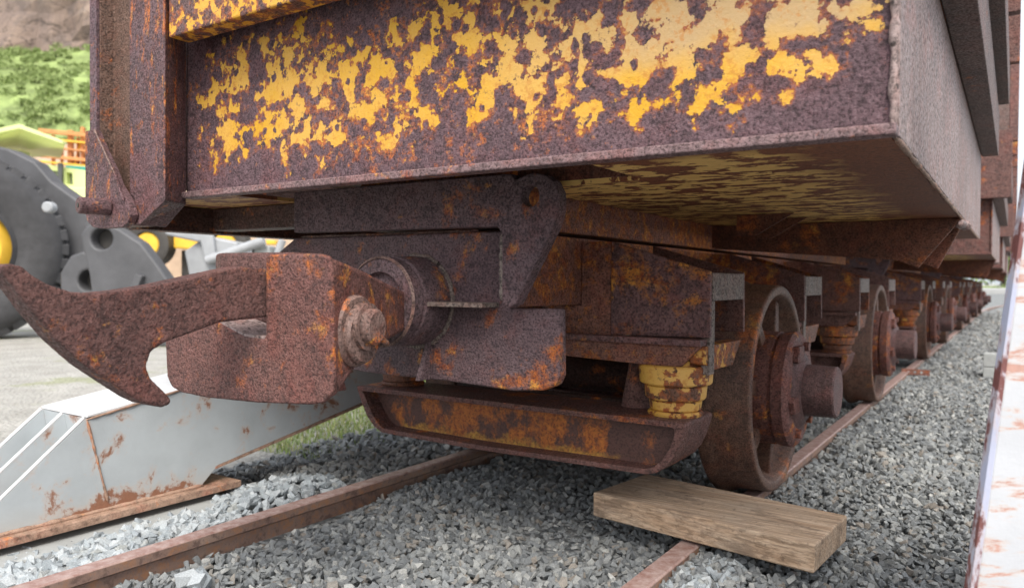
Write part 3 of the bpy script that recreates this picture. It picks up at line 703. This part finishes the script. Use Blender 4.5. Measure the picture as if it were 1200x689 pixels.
def wheel(y, sgn, parent):
    X0 = -.87 if sgn > 0 else -2.55; ax = (sgn, 0, 0); c = (X0, y, .46); b = NBm()
    prof = [(-.225, .30), (-.225, .470), (-.215, .482), (-.190, .484), (-.165, .474), (-.145, .461), (-.010, .457), (-.002, .452), (0, .446), (0, .420), (-.006, .412), (-.04, .404), (-.075, .385), (-.09, .372), (-.10, .24), (-.06, .12), (-.06, 0)]
    lathe(b, prof, c, ax, 96)
    wh = link('wheel', b, M['wheel'], parent, smooth=40)
    # raised spokes on the dished web
    for k in range(7):
        b = NBm()
        a = k * 2 * math.pi / 7 + .35; u = Vector((0, math.cos(a), math.sin(a))); t = Vector((0, -math.sin(a), math.cos(a)))
        vs = []
        for rr_, wd, dp in ((.20, .034, -.030), (.398, .026, -.045)):
            for q in (-1, 1):
                p = Vector(c) + u * rr_ + t * wd * q; vs.append((p + Vector((sgn * dp, 0, 0)), p + Vector((sgn * -.105, 0, 0))))
        F = [bm_v[0] for bm_v in vs]; Bk = [bm_v[1] for bm_v in vs]
        f4 = [b.verts.new(F[i]) for i in (0, 1, 3, 2)]; b4 = [b.verts.new(Bk[i]) for i in (0, 1, 3, 2)]
        b.faces.new(f4); b.faces.new(b4[::-1])
        for i in range(4): b.faces.new((f4[i], b4[i], b4[(i + 1) % 4], f4[(i + 1) % 4]))
        link('spoke', b, M['wheel'], wh, bevel=.006)
    b = NBm(); lathe(b, [(-.10, 0), (-.10, .252), (.004, .250), (.010, .240), (.018, .240), (.024, .252), (.070, .254), (.084, .240), (.090, .225), (.090, 0)], c, ax, 56)
    link('hub', b, M['hub'], wh, smooth=30)
    b = NBm(); lathe(b, [(.088, 0), (.088, .175), (.106, .150), (.118, .130), (.118, .112), (.238, .110), (.245, .103), (.245, 0)], c, ax, 48); link('axle_stub', b, M['stub'], wh, smooth=35)
    for k in range(6):
        a = k * math.pi / 3 + .2; p = (X0, y + .195 * math.cos(a), .46 + .195 * math.sin(a)); b = NBm()
        cyl(b, p, ax, .022, .088, .112, 6); link('bolt', b, M['hub'], wh, bevel=.002)
    for a in (.95, -.25):   # raised clamp blocks on the hub face
        b = NBm()
        pc = Vector((X0 + sgn * .098, y - .15 * math.cos(a), .46 + .2 * math.sin(a)))
        box(b, pc.x - .014, pc.x + .016, pc.y - .045, pc.y + .045, pc.z - .035, pc.z + .035)
        link('clamp_block', b, M['hub'], wh, bevel=.006)
    return wh
def lower_beam(y0, y1, parent, first):
    out = [(-2.52, .438), (-.965, .441), (-.948, .437), (-.944, .428), (-.952, .395), (-.967, .350), (-.985, .312), (-1.010, .280), (-1.045, .254), (-1.085, .242), (-1.827, .233), (-2.36, .240), (-2.41, .262), (-2.455, .305), (-2.49, .365), (-2.515, .42)]
    cxm, czm = -1.70, .338
    inn = [(-2.485, .417), (-.992, .420), (-.982, .416), (-.980, .408), (-.984, .385), (-.995, .352), (-1.012, .322), (-1.032, .295), (-1.058, .273), (-1.092, .261), (-1.827, .253), (-2.35, .260), (-2.385, .278), (-2.425, .32), (-2.455, .37), (-2.475, .405)]
    bm = NBm(); A = [bm.verts.new((p[0], y0, p[1])) for p in out]; Bq = [bm.verts.new((p[0], y0, p[1])) for p in inn]; D = [bm.verts.new((p[0], y0 + .085, p[1])) for p in inn]; E_ = [bm.verts.new((p[0], y1, p[1])) for p in out]
    n = len(out)
    for i in range(n):
        j = (i + 1) % n
        bm.faces.new((A[i], A[j], Bq[j], Bq[i])); bm.faces.new((Bq[i], Bq[j], D[j], D[i])); bm.faces.new((A[j], A[i], E_[i], E_[j]))
    bm.faces.new(E_[::-1]); f_ = bm.faces.new(D); f_.material_index = 1
    return link('equalizer_beam', bm, [M['beam'], M['channel'] if first else M['beam']], parent, bevel=.003)
first_parts = []
for wi, wy_ in enumerate((3.47, 6.52)):
    for sgn in (1, -1):
        wheel(wy_, sgn, W)
        X = lambda x: x if sgn > 0 else -3.42 - x
        for k, (y0, y1) in enumerate(((wy_ - .89, wy_ - .48), (wy_ + .53, wy_ + .95))):
            fst = (wi == 0 and k == 0)
            outrigger(y0, y1, sgn, fst, W)
            spring(X(-1.04), (wy_ - .81 if k == 0 else wy_ + .76), W, M['spring'] if fst and sgn > 0 else M['springr'])
    b = NBm(); cyl(b, (-2.4, wy_, .46), (1, 0, 0), .09, 0, 1.4, 28); link('axle', b, M['dark'], W, smooth=30)
    lb = lower_beam(wy_ - .97, wy_ - .68, W, wi == 0)
    if wi == 0:
        b = NBm(); lathe(b, [(0, .0), (0, .062), (.15, .035), (.19, .03), (.19, 0)], (-1.235, wy_ - .72, .44), (0, 0, 1), 24); link('cone_stop', b, M['beam'], lb, smooth=30)
    lower_beam(wy_ + .54, wy_ + 1.0, W, False)
    link('brake_beam', bx(-2.3, -1.06, wy_ - .50, wy_ - .46, .30, .42), M['dark'], W)
# ---- coupler
fc = [(-2.108, .84), (-2.09, .858), (-1.846, .806), (-1.74, .774), (-1.655, .770), (-1.648, .782), (-1.648, .985), (-1.64, .993), (-1.442, .993), (-1.41, .985), (-1.400, .96), (-1.392, .680), (-1.400, .645), (-1.425, .622), (-1.475, .612), (-1.685, .597), (-1.91, .590), (-2.03, .594), (-2.075, .606), (-2.098, .635), (-2.107, .74)]
# head: face plate with a side mouth for the hook, body tapering back to the collar
slot = [(-1.846, .805), (-1.70, .773), (-1.644, .772), (-1.644, .960), (-1.70, .955), (-1.846, .93)]
b = NBm()
prism(b, fc, [], XZ, 1.30, 1.316)
head = link('coupler_head', b, M['coupler'], W, bevel=.006); 
lobe = [(-2.105, .838), (-2.09, .853), (-1.846, .803), (-1.74, .771), (-1.60, .768), (-1.55, .62), (-1.685, .602), (-1.91, .595), (-2.03, .599), (-2.075, .611), (-2.095, .638)]
prism(b2 := NBm(), lobe, [], XZ, 1.318, 1.50); link('jaw_lobe', b2, M['coupler'], head, bevel=.004)
prism(b2 := NBm(), [(-1.846, .804), (-1.74, .772), (-1.655, .769), (-1.655, .776), (-1.74, .779), (-1.846, .811)], [], XZ, 1.304, 1.50); link('lit_slot_floor', b2, M['side'], head)  # pale sheet on the lobe, light from the sky put into its colour
bm = NBm()   # rear body of the head: front quad -> rear quad
F4 = [(-1.64, 1.317, .612), (-1.400, 1.312, .632), (-1.403, 1.312, .982), (-1.64, 1.317, .984)]
R4 = [(-1.84, 1.90, .76), (-1.672, 1.90, .768), (-1.672, 1.90, .882), (-1.84, 1.90, .882)]
mid = [(-1.72, 1.50, .70), (-1.478, 1.50, .725), (-1.481, 1.50, .952), (-1.72, 1.50, .952)]
L_ = [[bm.verts.new(p) for p in q] for q in (F4, mid, R4)]
for a, c2 in zip(L_, L_[1:]):
    for i in range(4): bm.faces.new((a[i], a[(i + 1) % 4], c2[(i + 1) % 4], c2[i]))
bm.faces.new(L_[0][::-1]); bm.faces.new(L_[-1])
link('shank', bm, M['coupler'], head, bevel=.012)

hk = [(.679, .951), (.697, .955), (.72, .950), (.738, .933), (.77, .913), (.816, .898), (.86, .894), (.917, .899), (1.007, .912), (1.129, .938), (1.241, .960), (1.313, .955), (1.42, .93), (1.42, .828), (1.30, .826), (1.173, .818), (1.095, .796), (1.028, .778), (.992, .759), (.980, .724), (.992, .695), (1.018, .669), (1.043, .641), (1.040, .630), (1.020, .625), (.985, .636), (.956, .652), (.907, .689), (.842, .740), (.787, .795), (.741, .854), (.706, .906), (.683, .936)]
prism(b := NBm(), hk, [], YZ, -1.735, -1.66); ho = link('hook', b, M['hook'], head, bevel=.010, seg=2)
roughen(ho, .0036, .0018, .006)
roughen(head, .0042, .0016, .008)
# back jaw seen above the hook
prism(b := NBm(), [(-2.05, 1.43), (-1.98, 1.40), (-1.72, 1.44), (-1.72, 1.56), (-2.05, 1.52)], [], XY, .80, 1.005); bj = link('back_jaw', b, M['hook'], head, bevel=.01)
roughen(bj, .005, .002, .008)
link('end_plate', bx(-2.43, -.10, 1.675, 1.70, 2.06, 3.37), M['beam'], W)
# collar ring on the headstock
b = NBm(); lathe(b, [(.02, .0), (.02, .09), (0, .10), (0, .140), (.008, .147), (.046, .149), (.052, .143), (.058, .143), (.062, .152), (.16, .156), (.20, .156), (.20, .0)], (-1.752, 1.84, .855), (0, 1, 0), 56)
link('collar', b, M['head'], hd, smooth=35)
b = NBm(); lathe(b, [(0, .143), (.006, .152), (.012, .146)], (-1.752, 1.838, .855), (0, 1, 0), 48); link('weld_bead', b, M['pin'], hd, smooth=60)
b = NBm()
for k in range(40):
    pass
tube(b, [(-1.752 + (.160 + .002 * math.sin(k * 2.3)) * math.cos(k * math.pi / 30), 2.028, .855 + (.160 + .003 * math.sin(k * 1.7)) * math.sin(k * math.pi / 30)) for k in range(-24, 50)], .0085, 7)
link('weld_bead', b, M['cap'], hd, smooth=60)
# coupler pin: stacked washers and a rough round head on the right face of the shank
axp = Vector((1, .22, 0)).normalized(); pc = Vector((-1.436, 1.42, .794))
b = NBm(); lathe(b, [(-.03, 0), (-.03, .094), (.004, .094), (.012, .088), (.012, 0)], pc, axp, 40); w1 = link('washer', b, M['pin'], head, smooth=35)
b = NBm(); lathe(b, [(.0, 0), (.0, .078), (.020, .078), (.028, .072), (.028, 0)], pc + Vector((0, .004, -.008)), axp, 40); w2 = link('washer', b, M['pin'], head, smooth=35)
b = NBm(); lathe(b, [(.0, 0), (.0, .062), (.038, .062), (.040, .048), (.058, .047), (.064, .040), (.064, 0)], pc + Vector((0, .004, .012)), axp, 32); w3 = link('pin', b, M['pin'], head, smooth=35)
b = NBm(); tube(b, [pc + axp * .045 + Vector((0, .03, -.01)), pc + axp * .04 + Vector((0, .06, -.03)), pc + axp * .03 + Vector((0, .078, -.035))], .008); link('split_pin', b, M['pin'], head, smooth=40)

# ---- the other wagons of the row
LB = ['rusty ore wagon coupled directly behind the nearest one', 'third rusty ore wagon back in the coupled row', 'farthest rusty ore wagon at the end of the row']
allobj = list(bpy.data.objects)
def tree(o, parent=None):
    c = o.copy(); C.objects.link(c); c.parent = parent
    for ch in [q for q in allobj if q.parent == o]: tree(ch, c)
    return c
for k in (1, 2, 3):
    c = tree(W); c.location = (-1.71, 5.03 + 7.1 * k, 0); c['label'] = LB[k - 1]
    for ch in kids(c):      # the other wagons have lost their yellow paint; far copies keep plain surfaces
        if ch.name.startswith('spring'):
            ch.material_slots[0].link = 'OBJECT'; ch.material_slots[0].material = M['springr']
        for g_ in kids(ch):
            if g_.name.startswith('gusset'):
                g_.material_slots[0].link = 'OBJECT'; g_.material_slots[0].material = M['springr']
        if ch.name.startswith(('front_plate', 'end_beam')):
            ch.material_slots[0].link = 'OBJECT'; ch.material_slots[0].material = M['beam']
            if 'label' in ch: del ch['label']
            for g_ in kids(ch):
                g_.material_slots[0].link = 'OBJECT'; g_.material_slots[0].material = M['beam']
        for g_ in kids(ch):
            for mo in list(g_.modifiers):
                if mo.type in ('REMESH', 'DISPLACE'): g_.modifiers.remove(mo)
        for mo in list(ch.modifiers):
            if mo.type in ('REMESH', 'DISPLACE'): ch.modifiers.remove(mo)
# ================================================================== OTHER THINGS
# timber plank
b = NBm(); tp = [(-1.361, 2.627), (-1.308, 3.015), (-.486, 2.889), (-.514, 2.501)]
A = [b.verts.new((x, y, .012)) for x, y in tp]; B = [b.verts.new((x + .001 * i, y, .105)) for i, (x, y) in enumerate(tp)]
b.faces.new(A[::-1]); b.faces.new(B)
for i in range(4): b.faces.new((A[i], A[(i + 1) % 4], B[(i + 1) % 4], B[i]))
pl = link('timber_plank', b, M['timber'], bevel=.006, seg=2, origin=(-.92, 2.76, .01)); tag(pl, 'weathered timber plank wedged across the rail in front of the nearest wheel', 'plank')
# rail joint bar with bolt holes lying at the rail
jb = [(-.985, -.045), (-.725, -.045), (-.725, .012), (-.985, .012)]
prism(b := NBm(), [(x, z + .02) for x, z in jb], [circ(-.80, .003, .013, 12), circ(-.86, .003, .013, 12), circ(-.92, .003, .013, 12)], XZ, 8.90, 8.93)
tag(link('gauge_bar', b, rust('bar_rust', (.27, .12, .08), (.2, .08, .055), orange=.2, off=(2, 2, 2)), None), 'short rusty flat bar with holes sticking out beside the rail', 'bar')
# concrete block
cbk = thing('concrete_block', (-.17, 9.45, -.1), 'grey concrete block on the gravel beside the white panel', 'block')
link('block_course', bx(-.27, -.02, 9.36, 9.56, -.10, .055), M['concrete'], cbk, bevel=.008); link('block_course', bx(-.27, -.02, 9.36, 9.56, .061, .20), M['concrete'], cbk, bevel=.008)
# white girder to the left: ribbed nose, inclined box, rusty foot plate
gd = thing('white_girder', (-3.1, 2, -.06), 'blue-white painted steel box girder with rusty edges left of the track', 'girder')
sidepoly = [(1.06, .02), (1.496, .387), (1.847, .439), (2.276, .503), (3.30, .70), (3.30, .33), (2.931, .252), (2.072, .095), (1.99, .02)]
noseonly = [(1.06, .02), (1.496, .387), (1.60, .40), (1.60, .02)]
prism(b := NBm(), sidepoly, [], YZ, -2.962, -2.95); link('side_panel', b, M['girder'], gd, bevel=.002)
prism(b := NBm(), sidepoly, [], YZ, -3.30, -3.288); link('side_panel', b, M['girder'], gd, bevel=.002)
prism(b := NBm(), [(y - .01, z) for y, z in noseonly], [], YZ, -3.13, -3.118); link('nose_rib', b, M['girder'], gd, bevel=.002)
prism(b := NBm(), [(1.50, .392), (1.847, .442), (2.276, .506), (3.30, .703), (3.30, .713), (2.276, .516), (1.847, .452), (1.50, .402)], [], YZ, -3.305, -2.945); link('top_plate', b, M['girderlit'], gd, bevel=.002)
prism(b := NBm(), [(1.56, .03), (1.57, .03), (1.51, .389), (1.50, .389)], [], YZ, -3.286, -3.131); link('end_panel', b, M['girder'], gd)
prism(b := NBm(), [(1.56, .03), (1.57, .03), (1.51, .389), (1.50, .389)], [], YZ, -3.117, -2.963); link('end_panel', b, M['girder'], gd)
prism(b := NBm(), [(3.30, .33), (2.931, .25), (2.06, .092), (2.06, .082), (2.931, .236), (3.30, .316)], [], YZ, -3.29, -2.945); link('bottom_plate', b, M['edgerust'], gd)
link('foot_plate', bx(-3.40, -2.90, .60, 2.16, -.012, .018), M['edgerust'], gd, bevel=.004)
link('packing_board', bx(-3.35, -2.80, .50, 2.10, -.075, -.040), M['concrete'], gd, bevel=.004)
bead('weld_bead', (-2.948, 1.50, .385), (-2.948, 3.28, .695), .006, M['edgerust'], gd, 60, 51)
bead('weld_bead', (-2.948, 1.50, .385), (-2.946, 1.58, .05), .005, M['edgerust'], gd, 24, 52)
bead('weld_bead', (-2.948, 1.07, .022), (-2.948, 2.0, .022), .009, M['edgerust'], gd, 34, 53)
for xx in (-2.956, -3.124, -3.294):
    e = NBm(); tube(e, [(xx, 1.06, .024), (xx, 1.494, .392)], .007); link('edge_strip', e, M['girderlit'], gd, smooth=40)
# white steel panel at the right
wp_ = thing('steel_panel', (.25, 1.2, -.1), 'white steel panel with rusty scraped edge standing close on the right', 'panel')
def pt(px_, py_, d):   # baked frame: across, height at distance d
    return px_, py_
s0b, s0t = .80, 1.075
D0 = 1.5
pan = [(.755, -.10), (1.60, -.10), (1.60, 1.62), (1.065, 1.62)]
def lean(z): return .885 + (z - .356) * .112
pan = [(lean(-.1) , -.10), (1.9, -.10), (1.9, 1.75), (lean(1.75), 1.75)]
prism(b := NBm(), pan, [], PF(1.42), 0, .03); link('face_plate', b, M['panel'], wp_, bevel=.003)
pe = [(lean(-.1) - .019, -.10), (lean(-.1) - .001, -.10), (lean(1.75) - .001, 1.75), (lean(1.75) - .003, 1.75)]
prism(b := NBm(), pe, [], PF(1.417), 0, .02); link('edge_strip', b, M['paneledge'], wp_, bevel=.002)

# ---- machines behind
def FL(s, d, z): return fp(s, d, z)
def fpr(name, pts, holes, d0, d1, mat, parent, bevel=.02):
    prism(b := NBm(), pts, holes, PF(0), d0, d1); return link(name, b, mat, parent, bevel=bevel)
ld = thing('wheel_loader', FL(-7.4, 12, -.1), 'big grey wheel loader with a huge dusty tyre behind the hook', 'loader')
tc = FL(-8.73, 11.9, 1.38); TA = Vector((tc[0], tc[1], 0)).normalized(); TR = Vector((TA.y, -TA.x, 0)); b = NBm()
lathe(b, [(.0, .72), (.06, .80), (-.04, .98), (-.06, 1.28), (.02, 1.42), (.14, 1.50), (1.0, 1.50), (1.1, 1.4), (1.1, .72)], tc, TA, 90); ty = link('tyre', b, M['tyre'], ld, smooth=40)
for k in range(38):
    b = NBm()
    a = k * 2 * math.pi / 38; u = TR * math.cos(a) + Vector((0, 0, 1)) * math.sin(a); t = -TR * math.sin(a) + Vector((0, 0, 1)) * math.cos(a)
    c_ = Vector(tc); q = []
    for dd in (.01, .5):
        for rr_, tw in ((1.36, .075), (1.54, .098)):
            for g_ in (-1, 1): q.append(b.verts.new(c_ + u * rr_ + t * (tw * g_ + dd * .25) + TA * (dd if rr_ < 1.5 else dd + .07)))
    for f_ in ((0, 1, 3, 2), (4, 6, 7, 5), (0, 4, 5, 1), (2, 3, 7, 6), (0, 2, 6, 4), (1, 5, 7, 3)): b.faces.new([q[i] for i in f_])
    if -math.pi / 2 - .2 < (a if a < math.pi else a - 2 * math.pi) < math.pi / 2 + .2: link('tread_lug', b, M['tyre'], ty, bevel=.015)
    else: b.free()
b = NBm(); lathe(b, [(.35, 0), (.32, .40), (.12, .48), (.03, .58), (.12, .73)], tc, TA, 40); link('rim', b, M['yellowp'], ld, smooth=30)
fpr('lift_arm', [(-9.17, 3.23), (-8.71, 3.13), (-8.26, 2.91), (-7.97, 2.58), (-7.46, 2.22), (-7.27, 1.86), (-7.13, 1.35), (-6.88, .91), (-6.66, .4), (-7.98, .4), (-9.17, 1.2)], [], 13.1, 13.5, M['loadergrey'], ld, .04)
fpr('bucket_link', [(-6.40, 1.55), (-6.32, 1.67), (-6.22, 1.74), (-6.07, 1.76), (-5.81, 1.64), (-5.5, 1.44), (-5.3, 1.18), (-5.1, .9), (-4.87, .68), (-4.87, -.01), (-6.12, -.01), (-6.25, .9), (-6.35, 1.30)], [circ(-6.08, 1.50, .16)], 11.2, 11.5, M['loadergrey'], ld, .035)
fpr('lower_link', [(-6.9, 1.0), (-6.75, 1.25), (-6.55, 1.32), (-6.3, 1.15), (-6.0, .75), (-5.85, .4), (-5.9, -.03), (-6.9, -.03)], [circ(-6.47, .88, .16)], 11.55, 11.85, M['loadergrey'], ld, .035)
fpr('bore_shade', circ(-6.47, .88, .15), [], 11.78, 11.84, M['darkbore'], ld, 0)  # dark discs inside the bores, shade of the holes put into their colour
fpr('bore_shade', circ(-6.08, 1.50, .15), [], 11.42, 11.48, M['darkbore'], ld, 0)
b = NBm(); cyl(b, FL(-7.04, 11.5, 1.98), FF, .085, -.06, .1, 20, .02); link('pivot_pin', b, M['lightgrey'], ld, smooth=40)
fpr('tilt_lever', [(-6.75, 1.75), (-6.55, 1.95), (-6.3, 1.85), (-6.1, 1.2), (-5.85, .8), (-6.0, .7), (-6.4, 1.0), (-6.65, 1.35)], [], 11.9, 12.1, M['loadergrey'], ld, .03)
fpr('stiffener', [(-5.75, .45), (-5.62, .45), (-5.42, .95), (-5.52, .98)], [], 11.08, 11.19, M['loadergrey'], ld, .01)
fpr('front_frame', [(-5.25, 1.35), (-4.9, 1.6), (-4.4, 1.5), (-4.3, .2), (-5.0, .1)], [], 12.1, 12.8, M['lightgrey'], ld, .03)
fpr('push_arm', [(-5.6, 1.86), (-4.9, 1.80), (-4.75, 1.62), (-4.70, 1.2), (-4.5, .8), (-4.7, .8), (-4.9, 1.25), (-4.95, 1.5), (-5.0, 1.5), (-5.5, 1.6)], [], 12.0, 12.09, M['lightgrey'], ld, .03)
b = NBm(); tube(b, [FL(-4.8, 11.9, 1.2), FL(-3.9, 11.9, 1.52)], .075, 12); link('cylinder_rod', b, M['lightgrey'], ld, smooth=40)
fpr('hose_block', [(-4.1, 1.45), (-3.85, 1.45), (-3.85, 1.1), (-4.1, 1.1)], [], 12.0, 12.3, M['concrete'], ld, .03)
b = NBm(); tube(b, [FL(-3.95, 12.2, 1.05), FL(-3.8, 12.2, 1.3), FL(-3.7, 12.2, 1.55)], .06, 10); link('white_hose', b, M['lightgrey'], ld, smooth=40)

dt = thing('dump_truck', FL(-15, 24, -.1), 'lime green mining dump truck with peaked canopy behind the big tyre', 'dump truck')
prism(b := NBm(), [(-17.6, 5.0), (-15.04, 5.56), (-13.71, 5.06), (-13.73, 4.98), (-15.04, 5.43), (-17.6, 4.86)], [], PF(0), 23.1, 23.3); link('canopy_rim', b, M['lime'], dt, bevel=.01)
b = NBm(); P4 = [FL(-17.6, 23.31, 4.84), FL(-15.04, 23.31, 5.42), FL(-13.77, 23.31, 4.96), FL(-16.1, 27.0, 5.15), FL(-18.0, 27, 5.35), FL(-19.5, 27.0, 5.0)]
A = [b.verts.new(p) for p in P4]; B = [b.verts.new(Vector(p) + Vector((0, 0, .07))) for p in P4]; b.faces.new(A[::-1]); b.faces.new(B)
for i in range(6): b.faces.new((A[i], A[(i + 1) % 6], B[(i + 1) % 6], B[i]))
link('canopy', b, M['lime'], dt)
fpr('canopy_post', [(-18.0, 5.1), (-16.3, 5.1), (-16.3, 4.4), (-18, 4.4)], [], 25.2, 25.6, M['lime'], dt, .03)
fpr('cab', [(-17.5, 5.0), (-16.23, 4.81), (-15.42, 4.58), (-13.2, 4.24), (-13.1, 3.0), (-17.5, 3.0)], [[(-15.13, 4.36), (-14.88, 4.36), (-14.83, 3.96), (-15.1, 3.92)], [(-14.78, 4.32), (-14.40, 4.27), (-14.36, 3.90), (-14.75, 3.91)], [(-14.14, 4.24), (-13.95, 4.21), (-13.92, 3.84), (-14.12, 3.86)]], 24.0, 24.3, M['lime'], dt, 0)
fpr('window', [(-15.21, 4.44), (-13.85, 4.30), (-13.85, 3.78), (-15.21, 3.85)], [], 24.2, 24.26, M['glass'], dt, 0)
fpr('deck', [(-17.4, 3.86), (-12.87, 3.63), (-12.88, 3.24), (-17.4, 3.32)], [], 23.0, 23.9, M['lime'], dt, .03)
fpr('chassis', [(-17.4, 3.0), (-13.0, 2.99), (-13.0, .8), (-17.4, .8)], [], 24.0, 26.5, M['darkbore'], dt, .05)
fpr('exhaust', [(-14.30, 4.5), (-14.17, 4.5), (-14.17, 3.8), (-14.30, 3.8)], [], 23.8, 23.92, M['loadergrey'], dt, .02)
for s_ in (-16.4, -13.9):
    b = NBm(); cyl(b, FL(s_, 23.6, .85), FF, .95, 0, .8, 40, .08); link('wheel', b, M['tyre'], dt, smooth=40)
tl = thing('teal_machine', FL(-15.2, 27, 0), 'small teal topped machine between the green truck and orange frames', 'machine')
fpr('cover', [(-16.06, 4.93), (-14.9, 4.86), (-14.9, 4.68), (-16.06, 4.73)], [], 27.2, 27.8, M['teal'], tl, .03)
fpr('body', [(-16.0, 4.67), (-15.0, 4.66), (-15.0, 0), (-16.0, 0)], [], 27.3, 27.7, M['lightgrey'], tl, .03)
og = thing('drill_rig', FL(-19, 33, -.1), 'orange lattice framed drill rig at the foot of the green slope', 'drill rig')
for (a, b_, z0, z1) in ((-19.39, -19.20, 0, 7.30), (-18.82, -18.70, 0, 7.45), (-20.09, -20.02, 0, 7.1), (-19.0, -18.95, 5.2, 7.0), (-18.3, -18.1, 0, 7.4), (-19.7, -19.66, 0, 6.8)): fpr('upright', [(a, z0), (b_, z0), (b_, z1), (a, z1)], [], 33, 33.2, M['orangep'], og, .01)
for z0, th in ((7.28, .16), (6.91, .08), (6.55, .07), (6.20, .14), (5.91, .08), (5.45, .07), (5.2, .18)): fpr('cross_beam', [(-20.5, z0 + .04), (-17.9, z0 - .2), (-17.9, z0 - .2 - th), (-20.5, z0 + .04 - th)], [], 32.75, 32.98, M['orangep'] if th != .08 else M['yellowp'], og, .01)
b = NBm(); tube(b, [FL(-19.3, 33.1, 5.2), FL(-18.75, 33.1, 7.2)], .05, 8); link('brace', b, M['yellowp'], og)
fpr('motor', [(-18.95, 6.35), (-18.4, 6.3), (-18.4, 5.6), (-18.95, 5.65)], [], 33.25, 33.7, M['loadergrey'], og, .03)
bm = NBm(); g = []
for i in range(41):
    s_ = -34 + i * .6; g.append([bm.verts.new(fp(s_, 36 + j * .9 + .3 * mnoise.noise((s_, j, 0)), -.2 + 8.5 * min(1, j / 7) ** .6 + .25 * mnoise.noise((s_ * .6, j * .5, 2)))) for j in range(11)])
for i in range(40):
    for j in range(10): bm.faces.new((g[i][j], g[i + 1][j], g[i + 1][j + 1], g[i][j + 1]))
tag(link('earth_bank', bm, M['sand'], origin=(0, 0, 0), smooth=True), 'sandy earth bank at the foot of the slope', kind='structure')
# yellow machine seen under the wagon
yl = thing('yellow_machine', FL(-9, 25, -.1), 'yellow machine with yellow wheels glimpsed under the wagon body', 'machine')
fpr('engine_cover', [(-11.2, 2.9), (-10.24, 2.9), (-10.24, 1.88), (-10.66, 1.87), (-11.2, 1.9)], [], 25, 26.5, M['yellowp'], yl, .05)
fpr('boom', [(-9.2, 2.24), (-8.0, 2.22), (-8.0, 2.07), (-9.2, 2.08)], [], 25.6, 25.9, M['yellowp'], yl, .03)
fpr('chassis', [(-11.2, 1.86), (-8.4, 1.8), (-8.4, .8), (-11.2, .8)], [], 25.6, 27, M['darkbore'], yl, .03)
fpr('rear_body', [(-9.0, 2.0), (-8.0, 2.0), (-8.0, 1.2), (-9.0, 1.2)], [], 26, 27, M['loadergrey'], yl, .03)
for s_ in (-9.38, -11.9):
    b = NBm(); lathe(b, [(.2, .38), (.0, .42), (-.02, .58), (.03, .72), (.6, .72)], FL(s_, 24.6, 2.0), FF, 40); ty2 = link('tyre', b, M['darkbore'], yl, smooth=40)
    b = NBm(); cyl(b, FL(s_, 24.7, 2.0), FF, .40, -.06, .2, 32, .05); link('rim', b, M['yellowp'], ty2, smooth=40)
fpr('mudguard', [(-10.04, 1.55), (-9.95, 2.5), (-9.85, 2.5), (-9.93, 1.55)], [], 24.3, 25, M['lightgrey'], yl, .02)

# ---- wood beyond the road
q = []
for i in range(60):
    c0 = np.array([rng.uniform(-16, 9), rng.uniform(80, 96), rng.uniform(.6, 4.6)]); q.append(rng.normal(size=(170, 3)) * np.array([1.5, 1.2, .9]) + c0)
tag(tri_cloud('far_wood', np.concatenate(q), .20, M['leaf'], seed=77), 'green thicket beyond the road at the end of the track', 'wood', kind='stuff')
tag(link('verge', bx(-60, 60, 74.2, 82, .45, .72), M['slopegreen'], bevel=.05), 'grass verge beyond the road', kind='structure')
# ---- trees beyond the road
def tree_thing(x, y, h, r, label, seed):
    rr_ = np.random.default_rng(seed); t = thing('tree', (x, y, .3), label, 'tree', 'trees beyond the road')
    b = NBm(); tube(b, [(x, y, .3), (x + .2, y, h * .35), (x - .1, y + .1, h * .8)], r * .05, 8)
    for k in range(5):
        a = rr_.uniform(0, 6.28); z0 = h * rr_.uniform(.25, .6); tube(b, [(x, y, z0), (x + math.cos(a) * r * .6, y + math.sin(a) * r * .6, z0 + h * .2)], r * .02, 6)
    link('trunk', b, M['bark'], t)
    pts = []
    for k in range(34):
        u = rr_.normal(size=3); u /= np.linalg.norm(u); c_ = np.array([x, y, .3 + h * .58]) + u * np.array([r * .7, r * .7, h * .33]) * rr_.uniform(.4, 1)
        q = rr_.normal(size=(130, 3)) * r * .16; pts.append(q + c_)
    o = tri_cloud('crown', np.concatenate(pts) - np.array([x, y, .3]), .17, M['leaf'], seed=seed); o.parent = t
for i, (x, y, h, r, lb) in enumerate([(-6, 84, 7, 3.2, 'green tree beyond the road nearest the wagons'), (-1, 88, 8, 3.6, 'taller green tree beyond the road near the panel'), (4, 86, 6.5, 3, 'round green tree beyond the road behind the panel')]): tree_thing(x, y, h, r, lb, 60 + i)
